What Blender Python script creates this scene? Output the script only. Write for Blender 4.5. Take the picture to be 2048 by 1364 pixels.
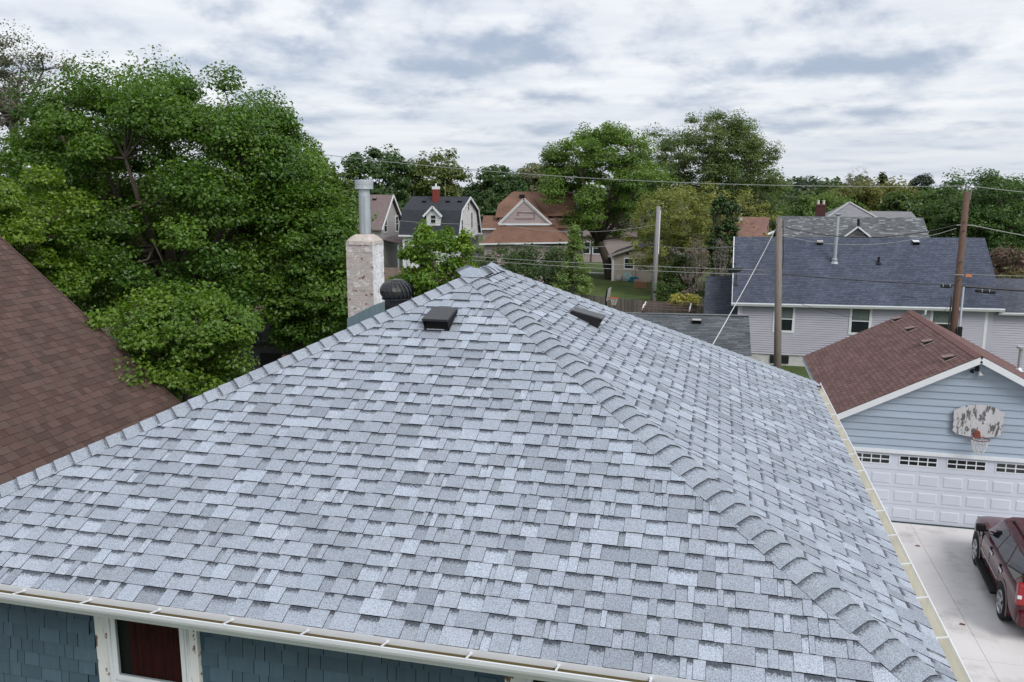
import bpy, math, random
import numpy as np
from mathutils import Vector, Matrix
R_ = math.radians
sc = bpy.context.scene
for o in list(bpy.data.objects): bpy.data.objects.remove(o)
COL = sc.collection

# ------------------------------------------------------------------ camera
FPX, YAW, PITCH, ROLL = 1677.26, -0.23979, 0.18325, 0.0043      # focal length in photo pixels (2048 wide), angles in radians
CAM = np.array([-1.616, -5.091, 9.692])
def cam_axes():
    f = np.array([math.sin(YAW)*math.cos(PITCH), math.cos(YAW)*math.cos(PITCH), -math.sin(PITCH)])
    r = np.array([math.cos(YAW), -math.sin(YAW), 0.0]); u = np.cross(r, f)
    c, s = math.cos(ROLL), math.sin(ROLL)
    return c*r+s*u, -s*r+c*u, f
CR, CU, CF = cam_axes()
cd = bpy.data.cameras.new('camera'); co = bpy.data.objects.new('camera', cd); COL.objects.link(co)
co.matrix_world = Matrix(((CR[0], CU[0], -CF[0], CAM[0]), (CR[1], CU[1], -CF[1], CAM[1]), (CR[2], CU[2], -CF[2], CAM[2]), (0, 0, 0, 1)))
cd.sensor_width = 36; cd.lens = FPX/2048*36; cd.clip_start = .1; cd.clip_end = 6000
sc.camera = co
sc.render.engine = 'CYCLES'
sc.cycles.max_bounces = 6; sc.cycles.diffuse_bounces = 3; sc.cycles.glossy_bounces = 3; sc.cycles.transmission_bounces = 4; sc.cycles.transparent_max_bounces = 8
sc.cycles.use_denoising = True; sc.cycles.use_adaptive_sampling = True; sc.cycles.adaptive_threshold = .02; sc.cycles.caustics_reflective = False; sc.cycles.caustics_refractive = False
# pixel -> point helpers (the distance always comes from a plane or a chosen depth)
def ray(x, y): return CF + CR*(x-1024)/FPX + CU*(682-y)/FPX
def atY(x, y, Y): d = ray(x, y); return CAM+d*(Y-CAM[1])/d[1]
def atZ(x, y, Z): d = ray(x, y); return CAM+d*(Z-CAM[2])/d[2]
def atX(x, y, X): d = ray(x, y); return CAM+d*(X-CAM[0])/d[0]
def atD(x, y, D): return CAM+ray(x, y)*D
def project(P):
    q = np.asarray(P, float)-CAM; z = q@CF
    return 1024+FPX*(q@CR)/z, 682-FPX*(q@CU)/z, z

# ------------------------------------------------------------------ light, sky
SUN_EL, SUN_AZ = R_(42), R_(130)      # azimuth from +Y towards +X: behind the camera, to the right
sd = bpy.data.lights.new('sun', 'SUN'); so = bpy.data.objects.new('sun', sd); COL.objects.link(so)
sd.energy = 1.5; sd.angle = R_(28); sd.color = (1.0, .975, .94)
sdir = Vector((math.sin(SUN_AZ)*math.cos(SUN_EL), math.cos(SUN_AZ)*math.cos(SUN_EL), math.sin(SUN_EL)))
so.rotation_euler = sdir.to_track_quat('Z', 'Y').to_euler(); so.location = (0, -20, 60)
sc.view_settings.view_transform = 'Standard'; sc.view_settings.look = 'None'
sc.view_settings.exposure = 0.6; sc.view_settings.gamma = 1.0; sc.view_settings.use_curve_mapping = False

wd = bpy.data.worlds.new('World'); sc.world = wd; wd.use_nodes = True
wd.cycles.sampling_method = 'MANUAL'; wd.cycles.sample_map_resolution = 512
wn, wl = wd.node_tree.nodes, wd.node_tree.links
wn.clear()
def wnode(t, **k):
    n = wn.new(t)
    for a, b in k.items(): setattr(n, a, b)
    return n
def wmath(op, a, b=None, c=None):
    n = wnode('ShaderNodeMath', operation=op)
    for i, v in enumerate((a, b, c)):
        if v is None: continue
        if isinstance(v, (int, float)): n.inputs[i].default_value = v
        else: wl.new(v, n.inputs[i])
    return n.outputs[0]
out = wnode('ShaderNodeOutputWorld'); bg = wnode('ShaderNodeBackground'); bg.inputs[1].default_value = 0.1
wl.new(bg.outputs[0], out.inputs[0])
sky = wnode('ShaderNodeTexSky', sky_type='NISHITA'); sky.sun_disc = False
sky.sun_elevation = SUN_EL; sky.sun_rotation = SUN_AZ; sky.air_density = 1.0; sky.dust_density = 2.0
tc = wnode('ShaderNodeTexCoord')
sep = wnode('ShaderNodeSeparateXYZ'); wl.new(tc.outputs['Generated'], sep.inputs[0])
az = wmath('ARCTAN2', sep.outputs[0], sep.outputs[1]); el = wmath('ARCSINE', sep.outputs[2])
elp = wmath('MAXIMUM', el, 0.0)
def wnoise(su, sv, off, scale, detail, rough, dist=0.0, puff=False):
    """cloud noise on the sky dome, wider than tall; finer towards the horizon"""
    v2 = wmath('LOGARITHM', wmath('ADD', elp, 0.022), 2.718)
    comb = wnode('ShaderNodeCombineXYZ')
    wl.new(wmath('MULTIPLY', sep.outputs[0], su), comb.inputs[0]); wl.new(wmath('MULTIPLY', sep.outputs[1], su), comb.inputs[1])
    wl.new(wmath('MULTIPLY_ADD', v2, sv, off), comb.inputs[2])
    n = wnode('ShaderNodeTexNoise'); n.inputs['Scale'].default_value = scale; n.inputs['Detail'].default_value = detail
    n.inputs['Roughness'].default_value = rough; n.inputs['Distortion'].default_value = dist
    wl.new(comb.outputs[0], n.inputs['Vector'])
    if not puff: return n.outputs[0]
    wv = wnode('ShaderNodeVectorMath', operation='SCALE'); wl.new(n.outputs['Color'], wv.inputs[0]); wv.inputs['Scale'].default_value = .8
    ad = wnode('ShaderNodeVectorMath', operation='ADD'); wl.new(comb.outputs[0], ad.inputs[0]); wl.new(wv.outputs[0], ad.inputs[1])
    vo = wnode('ShaderNodeTexVoronoi', feature='SMOOTH_F1'); vo.inputs['Scale'].default_value = .9; vo.inputs['Smoothness'].default_value = .55; wl.new(ad.outputs[0], vo.inputs['Vector'])
    return wmath('ADD', wmath('MULTIPLY', n.outputs[0], .62), wmath('MULTIPLY', wmath('SUBTRACT', .95, vo.outputs['Distance']), .42))
def wramp(v, a, b):
    n = wnode('ShaderNodeMapRange', interpolation_type='SMOOTHSTEP'); wl.new(v, n.inputs[0])
    n.inputs[1].default_value = a; n.inputs[2].default_value = b; return n.outputs[0]
def blob(x, y, wx, wy):
    """one cloud bank at a given azimuth and elevation, soft, flat underneath"""
    d = ray(x, y); d = d/np.linalg.norm(d); a0, e0 = math.atan2(d[0], d[1]), math.asin(d[2])
    da = wmath('MULTIPLY', wmath('SUBTRACT', az, a0), FPX/wx); de = wmath('MULTIPLY', wmath('SUBTRACT', el, e0), FPX/wy)
    de2 = wmath('ADD', wmath('MULTIPLY', wmath('MAXIMUM', de, 0.0), .75), wmath('MULTIPLY', wmath('MINIMUM', de, 0.0), 1.6))
    r2 = wmath('ADD', wmath('MULTIPLY', da, da), wmath('MULTIPLY', de2, de2))
    return wmath('POWER', 2.718, wmath('MULTIPLY', r2, -1.0))
dens = wnoise(12.5, 4.6, 0.0, 1.0, 6, .58, .0, True)
bl = None
for x, y, wx, wy, k in ((930, 128, 150, 36, .30), (1080, 118, 110, 26, .22), (985, 85, 50, 30, .18), (1690, 148, 110, 28, .24), (1830, 128, 110, 28, .26), (560, 150, 110, 44, .27), (440, 130, 90, 30, .14), (770, 190, 100, 28, .17), (1390, 195, 120, 34, .20), (1120, 190, 110, 24, .14),
                        (690, 240, 110, 22, .16), (1120, 262, 150, 18, .14), (1780, 225, 150, 18, .16), (1540, 250, 140, 20, .16), (1290, 112, 45, 16, .14), (420, 90, 130, 18, .08), (1900, 285, 130, 15, .10), (860, 285, 120, 14, .10), (1250, 232, 90, 18, .10)):
    t = wmath('MULTIPLY', blob(x, y, wx, wy), k); bl = t if bl is None else wmath('ADD', bl, t)
n0_, n1_ = wnoise(12.5, 4.6, 0.0, 1.0, 5, .55), wnoise(12.5, 4.6, -.38, 1.0, 5, .55)      # the same field a little lower down: lit tops against grey undersides
shape = wmath('ADD', wmath('ADD', dens, bl), wmath('MULTIPLY', wmath('SUBTRACT', n0_, n1_), .55))
grey = wramp(shape, .42, .92)
thin = wnoise(4.0, 5.0, 4.0, 1.0, 6, .6)
def rgb(c):
    n = wnode('ShaderNodeRGB'); n.outputs[0].default_value = (*c, 1); return n.outputs[0]
def wmix(f, a, b):
    n = wnode('ShaderNodeMix', data_type='RGBA'); wl.new(f, n.inputs[0]) if not isinstance(f, float) else setattr(n.inputs[0], 'default_value', f)
    wl.new(a, n.inputs[6]); wl.new(b, n.inputs[7]); return n.outputs[2]
white = wmix(wramp(thin, .3, .7), rgb((5.1, 5.4, 5.9)), rgb((6.5, 6.6, 6.75)))
cloud = wmix(grey, white, rgb((2.85, 3.35, 4.25)))
hor = wramp(elp, .11, 0.0)
cloud = wmix(wmath('MULTIPLY', hor, .55), cloud, rgb((4.1, 4.55, 5.2)))
wl.new(wmix(.93, sky.outputs[0], cloud), bg.inputs[0])

# ------------------------------------------------------------------ materials
def lin(r, g, b): return tuple(((c/255)/12.92 if c/255 <= .04045 else ((c/255+.055)/1.055)**2.4) for c in (r, g, b))
def material(name, col=(.5, .5, .5), rough=.8, metal=0.0, var=.12, scale=3.0, bump=0.0, bscale=40.0, spec=.3, attr=False, speck=0.0, sscale=300.0,
             band=False, col2=None, c2=(.5, .6), c2scale=8.0, stretch=(1, 1, 1), coat=0.0, trans=0.0, sheen=0.0, col3=None, c3=(.5, .6), c3scale=20.0, local=False):
    m = bpy.data.materials.new(name); m.use_nodes = True
    N, L = m.node_tree.nodes, m.node_tree.links
    B = N['Principled BSDF']
    def new(t, **k):
        n = N.new(t)
        for a, b in k.items(): setattr(n, a, b)
        return n
    if local: src = new('ShaderNodeTexCoord').outputs['Object']
    else: src = new('ShaderNodeNewGeometry').outputs['Position']
    mp = new('ShaderNodeMapping'); mp.inputs['Scale'].default_value = stretch; L.new(src, mp.inputs[0]); vec = mp.outputs[0]
    def noise(s, d=4, r=.6):
        n = new('ShaderNodeTexNoise'); n.inputs['Scale'].default_value = s; n.inputs['Detail'].default_value = d; n.inputs['Roughness'].default_value = r
        L.new(vec, n.inputs['Vector']); return n.outputs[0]
    def mr(v, a, b, c, d, smooth=False):
        n = new('ShaderNodeMapRange'); L.new(v, n.inputs[0])
        if smooth: n.interpolation_type = 'SMOOTHSTEP'
        for i, q in enumerate((a, b, c, d)): n.inputs[i+1].default_value = q
        return n.outputs[0]
    def mul(c, f):
        n = new('ShaderNodeVectorMath', operation='SCALE'); L.new(c, n.inputs[0]); L.new(f, n.inputs['Scale']); return n.outputs[0]
    def mix(f, a, b):
        n = new('ShaderNodeMix', data_type='RGBA'); L.new(f, n.inputs[0])
        for i, q in ((6, a), (7, b)):
            if isinstance(q, tuple): n.inputs[i].default_value = (*q, 1)
            else: L.new(q, n.inputs[i])
        return n.outputs[2]
    if attr:
        a = new('ShaderNodeVertexColor'); a.layer_name = 'Col'; c = a.outputs[0]
    else:
        r = new('ShaderNodeRGB'); r.outputs[0].default_value = (*col, 1); c = r.outputs[0]
    if col2: c = mix(mr(noise(c2scale, 6, .65), c2[0], c2[1], 0, 1, True), c, col2)
    if col3: c = mix(mr(noise(c3scale, 5, .6), c3[0], c3[1], 0, 1, True), c, col3)
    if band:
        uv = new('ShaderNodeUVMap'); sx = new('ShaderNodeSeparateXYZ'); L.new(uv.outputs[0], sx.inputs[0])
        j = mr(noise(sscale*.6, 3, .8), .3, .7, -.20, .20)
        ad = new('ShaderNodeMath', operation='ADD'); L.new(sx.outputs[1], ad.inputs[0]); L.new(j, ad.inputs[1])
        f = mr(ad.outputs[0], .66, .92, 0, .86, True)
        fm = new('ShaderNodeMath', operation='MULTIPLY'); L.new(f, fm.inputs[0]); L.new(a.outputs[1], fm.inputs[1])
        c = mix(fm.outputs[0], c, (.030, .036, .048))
    if var: c = mul(c, mr(noise(scale), .25, .75, 1-var, 1+var))
    if speck:
        c = mul(c, mr(noise(sscale, 2, .8), .34, .66, 1-speck, 1+speck))
    L.new(c, B.inputs['Base Color'])
    B.inputs['Roughness'].default_value = rough; B.inputs['Metallic'].default_value = metal
    B.inputs['Specular IOR Level'].default_value = spec; B.inputs['Coat Weight'].default_value = coat
    if coat: B.inputs['Coat Roughness'].default_value = .04
    if bump:
        bn = new('ShaderNodeBump'); bn.inputs['Strength'].default_value = bump; bn.inputs['Distance'].default_value = .02
        L.new(noise(bscale, 5, .65), bn.inputs['Height']); L.new(bn.outputs[0], B.inputs['Normal'])
    return m
def leaf_material(name, t=.35, rough=.5):
    m = bpy.data.materials.new(name); m.use_nodes = True
    N, L = m.node_tree.nodes, m.node_tree.links; B = N['Principled BSDF']
    a = N.new('ShaderNodeVertexColor'); a.layer_name = 'Col'
    B.inputs['Roughness'].default_value = rough; B.inputs['Specular IOR Level'].default_value = .5
    L.new(a.outputs[0], B.inputs['Base Color'])
    tr = N.new('ShaderNodeBsdfTranslucent'); mx = N.new('ShaderNodeMixShader'); mx.inputs[0].default_value = t
    h = N.new('ShaderNodeHueSaturation'); h.inputs['Value'].default_value = 1.3; h.inputs['Saturation'].default_value = 1.1; L.new(a.outputs[0], h.inputs['Color'])
    L.new(h.outputs[0], tr.inputs[0]); L.new(B.outputs[0], mx.inputs[1]); L.new(tr.outputs[0], mx.inputs[2])
    L.new(mx.outputs[0], N['Material Output'].inputs[0]); return m
def glass_material(name):
    m = bpy.data.materials.new(name); m.use_nodes = True
    N, L = m.node_tree.nodes, m.node_tree.links; N.remove(N['Principled BSDF'])
    t = N.new('ShaderNodeBsdfTransparent'); t.inputs[0].default_value = (.86, .9, .9, 1); g = N.new('ShaderNodeBsdfGlossy'); g.inputs['Roughness'].default_value = .02
    fr = N.new('ShaderNodeLayerWeight'); fr.inputs[0].default_value = .12; mx = N.new('ShaderNodeMixShader')
    L.new(fr.outputs[0], mx.inputs[0]); L.new(t.outputs[0], mx.inputs[1]); L.new(g.outputs[0], mx.inputs[2]); L.new(mx.outputs[0], N['Material Output'].inputs[0]); return m
M = {}
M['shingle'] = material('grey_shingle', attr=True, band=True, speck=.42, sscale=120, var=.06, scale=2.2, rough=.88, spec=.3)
M['brown_shingle'] = material('brown_shingle', attr=True, speck=.22, sscale=150, var=.10, scale=1.2, rough=.92, spec=.2)
M['far_shingle'] = material('aged_shingle', attr=True, speck=.16, sscale=40, var=.16, scale=.7, rough=.9, spec=.2)
M['stain_shingle'] = material('streaked_shingle', attr=True, speck=.16, sscale=40, var=.25, scale=.6, stretch=(1, .22, .22), rough=.9, spec=.2)
M['deck'] = material('roof_deck', (.04, .04, .042), var=.1)
M['wall_shingle'] = material('blue_wall_shingle', attr=True, var=.10, scale=6, rough=.7, bump=.25, bscale=60, stretch=(4, 4, .6))
M['blue_paint'] = material('blue_paint', (.055, .10, .14), var=.08)
M['white'] = material('white_paint', (.70, .72, .75), rough=.55, var=.05, scale=4)
M['gutter'] = material('gutter_paint', attr=True, rough=.4, var=.07, scale=3, col2=(.42, .39, .33), c2=(.66, .95), c2scale=7, stretch=(1, 1, 3))
M['peel'] = material('peeling_white_paint', (.72, .72, .71), rough=.75, var=.06, col2=(.17, .10, .075), c2=(.565, .60), c2scale=16, stretch=(1, 1, .45), bump=.3, bscale=30)
M['brick'] = material('peeling_brick', attr=True, rough=.9, var=.10, scale=9, col2=(.62, .60, .58), c2=(.575, .605), c2scale=8, col3=(.20, .095, .07), c3=(.60, .64), c3scale=10, bump=.7, bscale=45, stretch=(1, 1, 1.4))
M['mortar'] = material('mortar', attr=True, rough=.95, var=.16, scale=14, bump=.8, bscale=40, col2=(.55, .53, .5), c2=(.55, .62), c2scale=18)
M['zinc'] = material('galvanised_pipe', (.50, .54, .57), rough=.38, metal=.55, var=.14, scale=6, stretch=(1, 1, .3))
M['flash'] = material('grey_flashing', (.16, .22, .245), rough=.45, metal=.3, var=.14, scale=8, stretch=(2, 2, .5))
M['black'] = material('black_metal', (.022, .023, .025), rough=.32, metal=.0, var=.12, spec=.5)
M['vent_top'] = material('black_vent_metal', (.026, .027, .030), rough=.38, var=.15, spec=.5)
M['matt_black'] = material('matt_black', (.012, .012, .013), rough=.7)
M['dkgrey'] = material('dark_grey', (.07, .07, .075), rough=.6)
M['siding'] = material('pale_lavender_siding', (.46, .45, .52), rough=.6, var=.05, scale=.8)
M['siding_white'] = material('white_siding', (.66, .67, .68), rough=.6, var=.05)
M['siding_pink'] = material('dusty_pink_siding', (.38, .31, .31), rough=.7, var=.08)
M['siding_grey'] = material('grey_siding', (.36, .345, .34), rough=.7, var=.08)
M['siding_beige'] = material('beige_siding', (.40, .355, .30), rough=.8, var=.08)
M['garage_board'] = material('garage_board', attr=True, rough=.6, var=.09, scale=1.6, stretch=(.4, 1, 3), bump=.12, bscale=30)
M['door'] = material('door_paint', (.58, .61, .69), rough=.42, var=.03)
M['glass'] = material('dark_window', (.018, .022, .025), rough=.06, spec=.6, var=.2, scale=1.0)
M['pane'] = glass_material('clear_pane')
M['curtain'] = material('red_curtain', (.055, .005, .007), rough=.9, var=.5, scale=14, stretch=(3, 1, .2))
M['sheer'] = material('green_curtain', (.13, .16, .15), rough=.8, var=.25, scale=9, stretch=(3, 1, .1))
M['concrete'] = material('concrete', (.64, .615, .61), rough=.85, var=.08, scale=.7, speck=.05, sscale=60, col2=(.44, .415, .405), c2=(.50, .72), c2scale=.9, col3=(.42, .25, .14), c3=(.735, .78), c3scale=2.3)
M['grass'] = material('lawn', (.072, .108, .030), rough=.9, var=.35, scale=.5, speck=.3, sscale=9, col2=(.13, .118, .05), c2=(.52, .70), c2scale=.16, bump=.5, bscale=12)
M['stone'] = material('white_foundation', (.58, .58, .57), rough=.8, var=.12, scale=5, bump=.8, bscale=9)
M['brickwall'] = material('red_brick', attr=True, rough=.9, var=.18, scale=4)
M['pole'] = material('weathered_pole', (.205, .175, .155), rough=.9, var=.22, scale=5, stretch=(3, 3, .14), bump=.5, bscale=30)
M['pole_brown'] = material('brown_pole', (.125, .078, .060), rough=.9, var=.22, scale=5, stretch=(3, 3, .14), bump=.5, bscale=30)
M['pole_grey'] = material('grey_pole', (.24, .23, .24), rough=.9, var=.2, scale=5, stretch=(3, 3, .14))
M['fence'] = material('grey_fence_wood', attr=True, rough=.9, var=.2, scale=6, stretch=(2, 2, .3))
M['timber'] = material('brown_timber', (.13, .095, .08), rough=.9, var=.2, scale=4)
M['wire'] = material('wire_grey', (.30, .31, .30), rough=.5, var=.05)
M['cable'] = material('wire_black', (.03, .03, .034), rough=.5, var=.05)
M['rope'] = material('wire_white', (.62, .62, .62), rough=.6, var=.1)
M['bark'] = material('bark', (.085, .068, .055), rough=.95, var=.3, scale=8, stretch=(2, 2, .4), bump=.7, bscale=25)
M['bark_grey'] = material('bark_grey', (.16, .145, .13), rough=.95, var=.3, scale=8, stretch=(2, 2, .4), bump=.7, bscale=25)
M['leaf'] = leaf_material('leaf', .42, .36)
M['needle'] = leaf_material('needle', .12, .7)
M['board'] = material('worn_backboard', (.52, .51, .53), rough=.8, var=.08, col2=(.12, .115, .12), c2=(.50, .57), c2scale=7, stretch=(1.5, 1, .6), bump=.3, bscale=30)
M['rust'] = material('rusty_red', (.20, .06, .04), rough=.7, var=.3, scale=12)
M['net'] = material('net_white', (.70, .68, .66), rough=.8)
M['orange'] = material('orange_rim', (.55, .10, .03), rough=.5)
M['car'] = material('dark_red_paint', (.075, .004, .009), rough=.25, metal=.0, coat=.5, var=.03, local=True)
M['car_glass'] = material('tinted_glass', (.012, .015, .016), rough=.05, spec=.4, var=.0)
M['chrome'] = material('chrome', (.75, .76, .78), rough=.12, metal=1.0, var=.0)
M['alloy'] = material('alloy', (.52, .53, .55), rough=.28, metal=.9, var=.05)
M['rubber'] = material('rubber', (.018, .018, .019), rough=.85, var=.1)
M['tail'] = material('red_lamp', (.30, .005, .007), rough=.15, coat=.8, var=.0)
M['blue_tub'] = material('blue_plastic', (.02, .22, .38), rough=.5)
M['cardboard'] = material('cardboard', (.36, .20, .12), rough=.9, var=.1)
M['teal'] = material('pale_teal', (.25, .36, .35), rough=.7, var=.2)
M['dish'] = material('dish_grey', (.085, .10, .105), rough=.5)
M['yellow'] = material('yellow_paint', (.45, .26, .03), rough=.6)
M['terracotta'] = material('terracotta', (.16, .07, .055), rough=.8, var=.15)

# ------------------------------------------------------------------ mesh helpers
def tag(o, label=None, cat=None, group=None, kind=None):
    if label: o['label'] = label
    if cat: o['category'] = cat
    if group: o['group'] = group
    if kind: o['kind'] = kind
    return o
def thing(name, loc, label, cat, group=None, rz=0.0):
    o = bpy.data.objects.new(name, None); COL.objects.link(o); o.location = loc; o.rotation_euler = (0, 0, rz); o.empty_display_size = .2
    return tag(o, label, cat, group)
def root_loc(o):
    while o.parent: o = o.parent
    return np.array(o.location)
V3 = lambda *a: np.array(a, float)
def unit(v): v = np.asarray(v, float); return v/np.linalg.norm(v)
class MB:
    def __init__(s): s.V, s.F, s.C, s.U, s.hascol, s.hasuv = [], [], [], [], False, False
    def face(s, pts, col=None, uv=None):
        i = len(s.V); s.V += [tuple(p) for p in pts]; n = len(pts); s.F.append(tuple(range(i, i+n)))
        if col is not None: s.hascol = True
        if uv is not None: s.hasuv = True
        c = (1, 1, 1, 1) if col is None else (tuple(col) if len(col) == 4 else (*col, 1))
        s.C += [c]*n; s.U += (uv if uv is not None else [(0, 0)]*n); return s
    def box(s, lo, hi, col=None):
        x0, y0, z0 = lo; x1, y1, z1 = hi
        P = [(x0, y0, z0), (x1, y0, z0), (x1, y1, z0), (x0, y1, z0), (x0, y0, z1), (x1, y0, z1), (x1, y1, z1), (x0, y1, z1)]
        for f in ((3, 2, 1, 0), (4, 5, 6, 7), (0, 1, 5, 4), (1, 2, 6, 5), (2, 3, 7, 6), (3, 0, 4, 7)): s.face([P[k] for k in f], col)
        return s
    def obox(s, c, ax, ay, az, col=None):
        """box round c with half-axis vectors"""
        c, ax, ay, az = map(lambda q: np.asarray(q, float), (c, ax, ay, az))
        P = [c-ax-ay-az, c+ax-ay-az, c+ax+ay-az, c-ax+ay-az, c-ax-ay+az, c+ax-ay+az, c+ax+ay+az, c-ax+ay+az]
        for f in ((3, 2, 1, 0), (4, 5, 6, 7), (0, 1, 5, 4), (1, 2, 6, 5), (2, 3, 7, 6), (3, 0, 4, 7)): s.face([P[k] for k in f], col)
        return s
    def bar(s, a, b, w, h=None, col=None, up=(0, 0, 1)):
        a, b = np.asarray(a, float), np.asarray(b, float); t = unit(b-a); u = np.cross(up, t)
        u = unit(u) if np.linalg.norm(u) > 1e-4 else V3(1, 0, 0); v = np.cross(t, u)
        return s.obox((a+b)/2, (b-a)/2, u*w/2, v*(h or w)/2, col)
    def tube(s, pts, r, n=8, col=None, cap=True):
        pts = [np.asarray(p, float) for p in pts]; r = [r]*len(pts) if isinstance(r, (int, float)) else list(r)
        rings = []; u = None
        for i, p in enumerate(pts):
            t = unit(pts[min(i+1, len(pts)-1)]-pts[max(i-1, 0)])
            if u is None: u = np.cross(t, (0, 0, 1)) if abs(t[2]) < .95 else np.cross(t, (1, 0, 0))
            u = unit(u-t*(u@t)); v = np.cross(t, u)
            rings.append([p+r[i]*(math.cos(2*math.pi*k/n)*u+math.sin(2*math.pi*k/n)*v) for k in range(n)])
        i0 = len(s.V)
        for g in rings: s.V += [tuple(q) for q in g]
        c = (1, 1, 1, 1) if col is None else (*col, 1)
        if col is not None: s.hascol = True
        for j in range(len(rings)-1):
            for k in range(n):
                a, b = i0+j*n+k, i0+j*n+(k+1) % n
                s.F.append((a, a+n, b+n, b)); s.C += [c]*4; s.U += [(0, 0)]*4
        if cap:
            s.F.append(tuple(i0+k for k in range(n))); s.F.append(tuple(i0+(len(rings)-1)*n+k for k in range(n-1, -1, -1))); s.C += [c]*(2*n); s.U += [(0, 0)]*(2*n)
        return s
    def lathe(s, base, axis, prof, n=24, col=None, arc=None):
        base = np.asarray(base, float); ax = unit(axis); u = np.cross(ax, (0, 0, 1)) if abs(ax[2]) < .9 else V3(1, 0, 0); u = unit(u-ax*(u@ax)); v = np.cross(ax, u)
        i0 = len(s.V); c = (1, 1, 1, 1) if col is None else (*col, 1)
        if col is not None: s.hascol = True
        for r, h in prof:
            s.V += [tuple(base+ax*h+r*(math.cos(2*math.pi*k/n)*u+math.sin(2*math.pi*k/n)*v)) for k in range(n)]
        for j in range(len(prof)-1):
            for k in range(n):
                a, b = i0+j*n+k, i0+j*n+(k+1) % n
                s.F.append((a, b, b+n, a+n)); s.C += [c]*4; s.U += [(0, 0)]*4
        return s
    def extrude(s, prof, a, b, e1, e2, col=None, closed=True, cols=None):
        """profile points (p,q) along e1,e2 swept from a to b"""
        a, b, e1, e2 = map(lambda q: np.asarray(q, float), (a, b, e1, e2)); n = len(prof)
        A = [a+e1*p+e2*q for p, q in prof]; Bq = [b+e1*p+e2*q for p, q in prof]
        for k in range(n if closed else n-1):
            j = (k+1) % n; s.face([A[k], A[j], Bq[j], Bq[k]], cols[k] if cols else col)
        if closed: s.face(A[::-1], col if col is not None else (cols[0] if cols else None)); s.face(Bq, col if col is not None else (cols[0] if cols else None))
        return s
    def build(s, name, mat, parent=None, local=False, smooth=False, bevel=0.0, loc=None, sub=0, dedupe=False):
        off = V3(0, 0, 0)
        if parent is not None and not local: off = root_loc(parent)
        if loc is not None: off = np.asarray(loc, float)
        me = bpy.data.meshes.new(name)
        v = np.array(s.V, float)-off
        me.from_pydata(v.tolist(), [], s.F)
        if s.hascol:
            ca = me.color_attributes.new('Col', 'FLOAT_COLOR', 'CORNER'); ca.data.foreach_set('color', np.array(s.C, np.float32).ravel())
        if s.hasuv:
            ul = me.uv_layers.new(name='UVMap'); ul.data.foreach_set('uv', np.array(s.U, np.float32).ravel())
        if smooth: me.polygons.foreach_set('use_smooth', [True]*len(me.polygons))
        if isinstance(mat, str): mat = M[mat]
        me.materials.append(mat)
        o = bpy.data.objects.new(name, me); COL.objects.link(o)
        if parent is not None: o.parent = parent
        if loc is not None and parent is None: o.location = off
        if bevel:
            b = o.modifiers.new('bevel', 'BEVEL'); b.width = bevel; b.segments = 2; b.limit_method = 'ANGLE'
        if sub:
            b = o.modifiers.new('sub', 'SUBSURF'); b.levels = sub; b.render_levels = sub
        if dedupe or sub or bevel:
            import bmesh
            bm = bmesh.new(); bm.from_mesh(me); bmesh.ops.remove_doubles(bm, verts=bm.verts, dist=1e-5)
            bmesh.ops.recalc_face_normals(bm, faces=bm.faces); bm.to_mesh(me); bm.free()
        return o
def share(o, loc, parent=None):
    c = o.copy(); COL.objects.link(c); c.parent = parent if parent is not None else o.parent; c.location = loc; return c
def part(name, mat, parent, fn, **k):
    m = MB(); fn(m); return m.build(name, mat, parent, **k)
def boxpart(name, mat, parent, lo, hi, **k): return MB().box(lo, hi).build(name, mat, parent, **k)

def clip(poly, a, b):
    """keep the part of a 2-D polygon left of a->b"""
    out = []; d = (b[0]-a[0], b[1]-a[1])
    sd_ = [d[0]*(p[1]-a[1])-d[1]*(p[0]-a[0]) for p in poly]
    for i in range(len(poly)):
        j = (i+1) % len(poly)
        if sd_[i] >= 0: out.append(poly[i])
        if sd_[i]*sd_[j] < 0:
            t = sd_[i]/(sd_[i]-sd_[j]); out.append((poly[i][0]+t*(poly[j][0]-poly[i][0]), poly[i][1]+t*(poly[j][1]-poly[i][1])))
    return out
def poly_area(p): return abs(sum(p[i][0]*p[(i+1) % len(p)][1]-p[(i+1) % len(p)][0]*p[i][1] for i in range(len(p))))/2
class Face:
    """a roof plane: corners counter-clockwise seen from outside, the first two along the eave"""
    def __init__(s, pts):
        s.P = [np.asarray(p, float) for p in pts]; s.o = s.P[0]; s.u = unit(s.P[1]-s.P[0])
        w = s.P[2]-s.P[0]; s.v = unit(w-s.u*(w@s.u)); s.n = np.cross(s.u, s.v)
        s.poly = [((p-s.o)@s.u, (p-s.o)@s.v) for p in s.P]
        s.h = max(q[1] for q in s.poly)
    def at(s, u, v, h=0.0): return s.o+s.u*u+s.v*v+s.n*h
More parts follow.
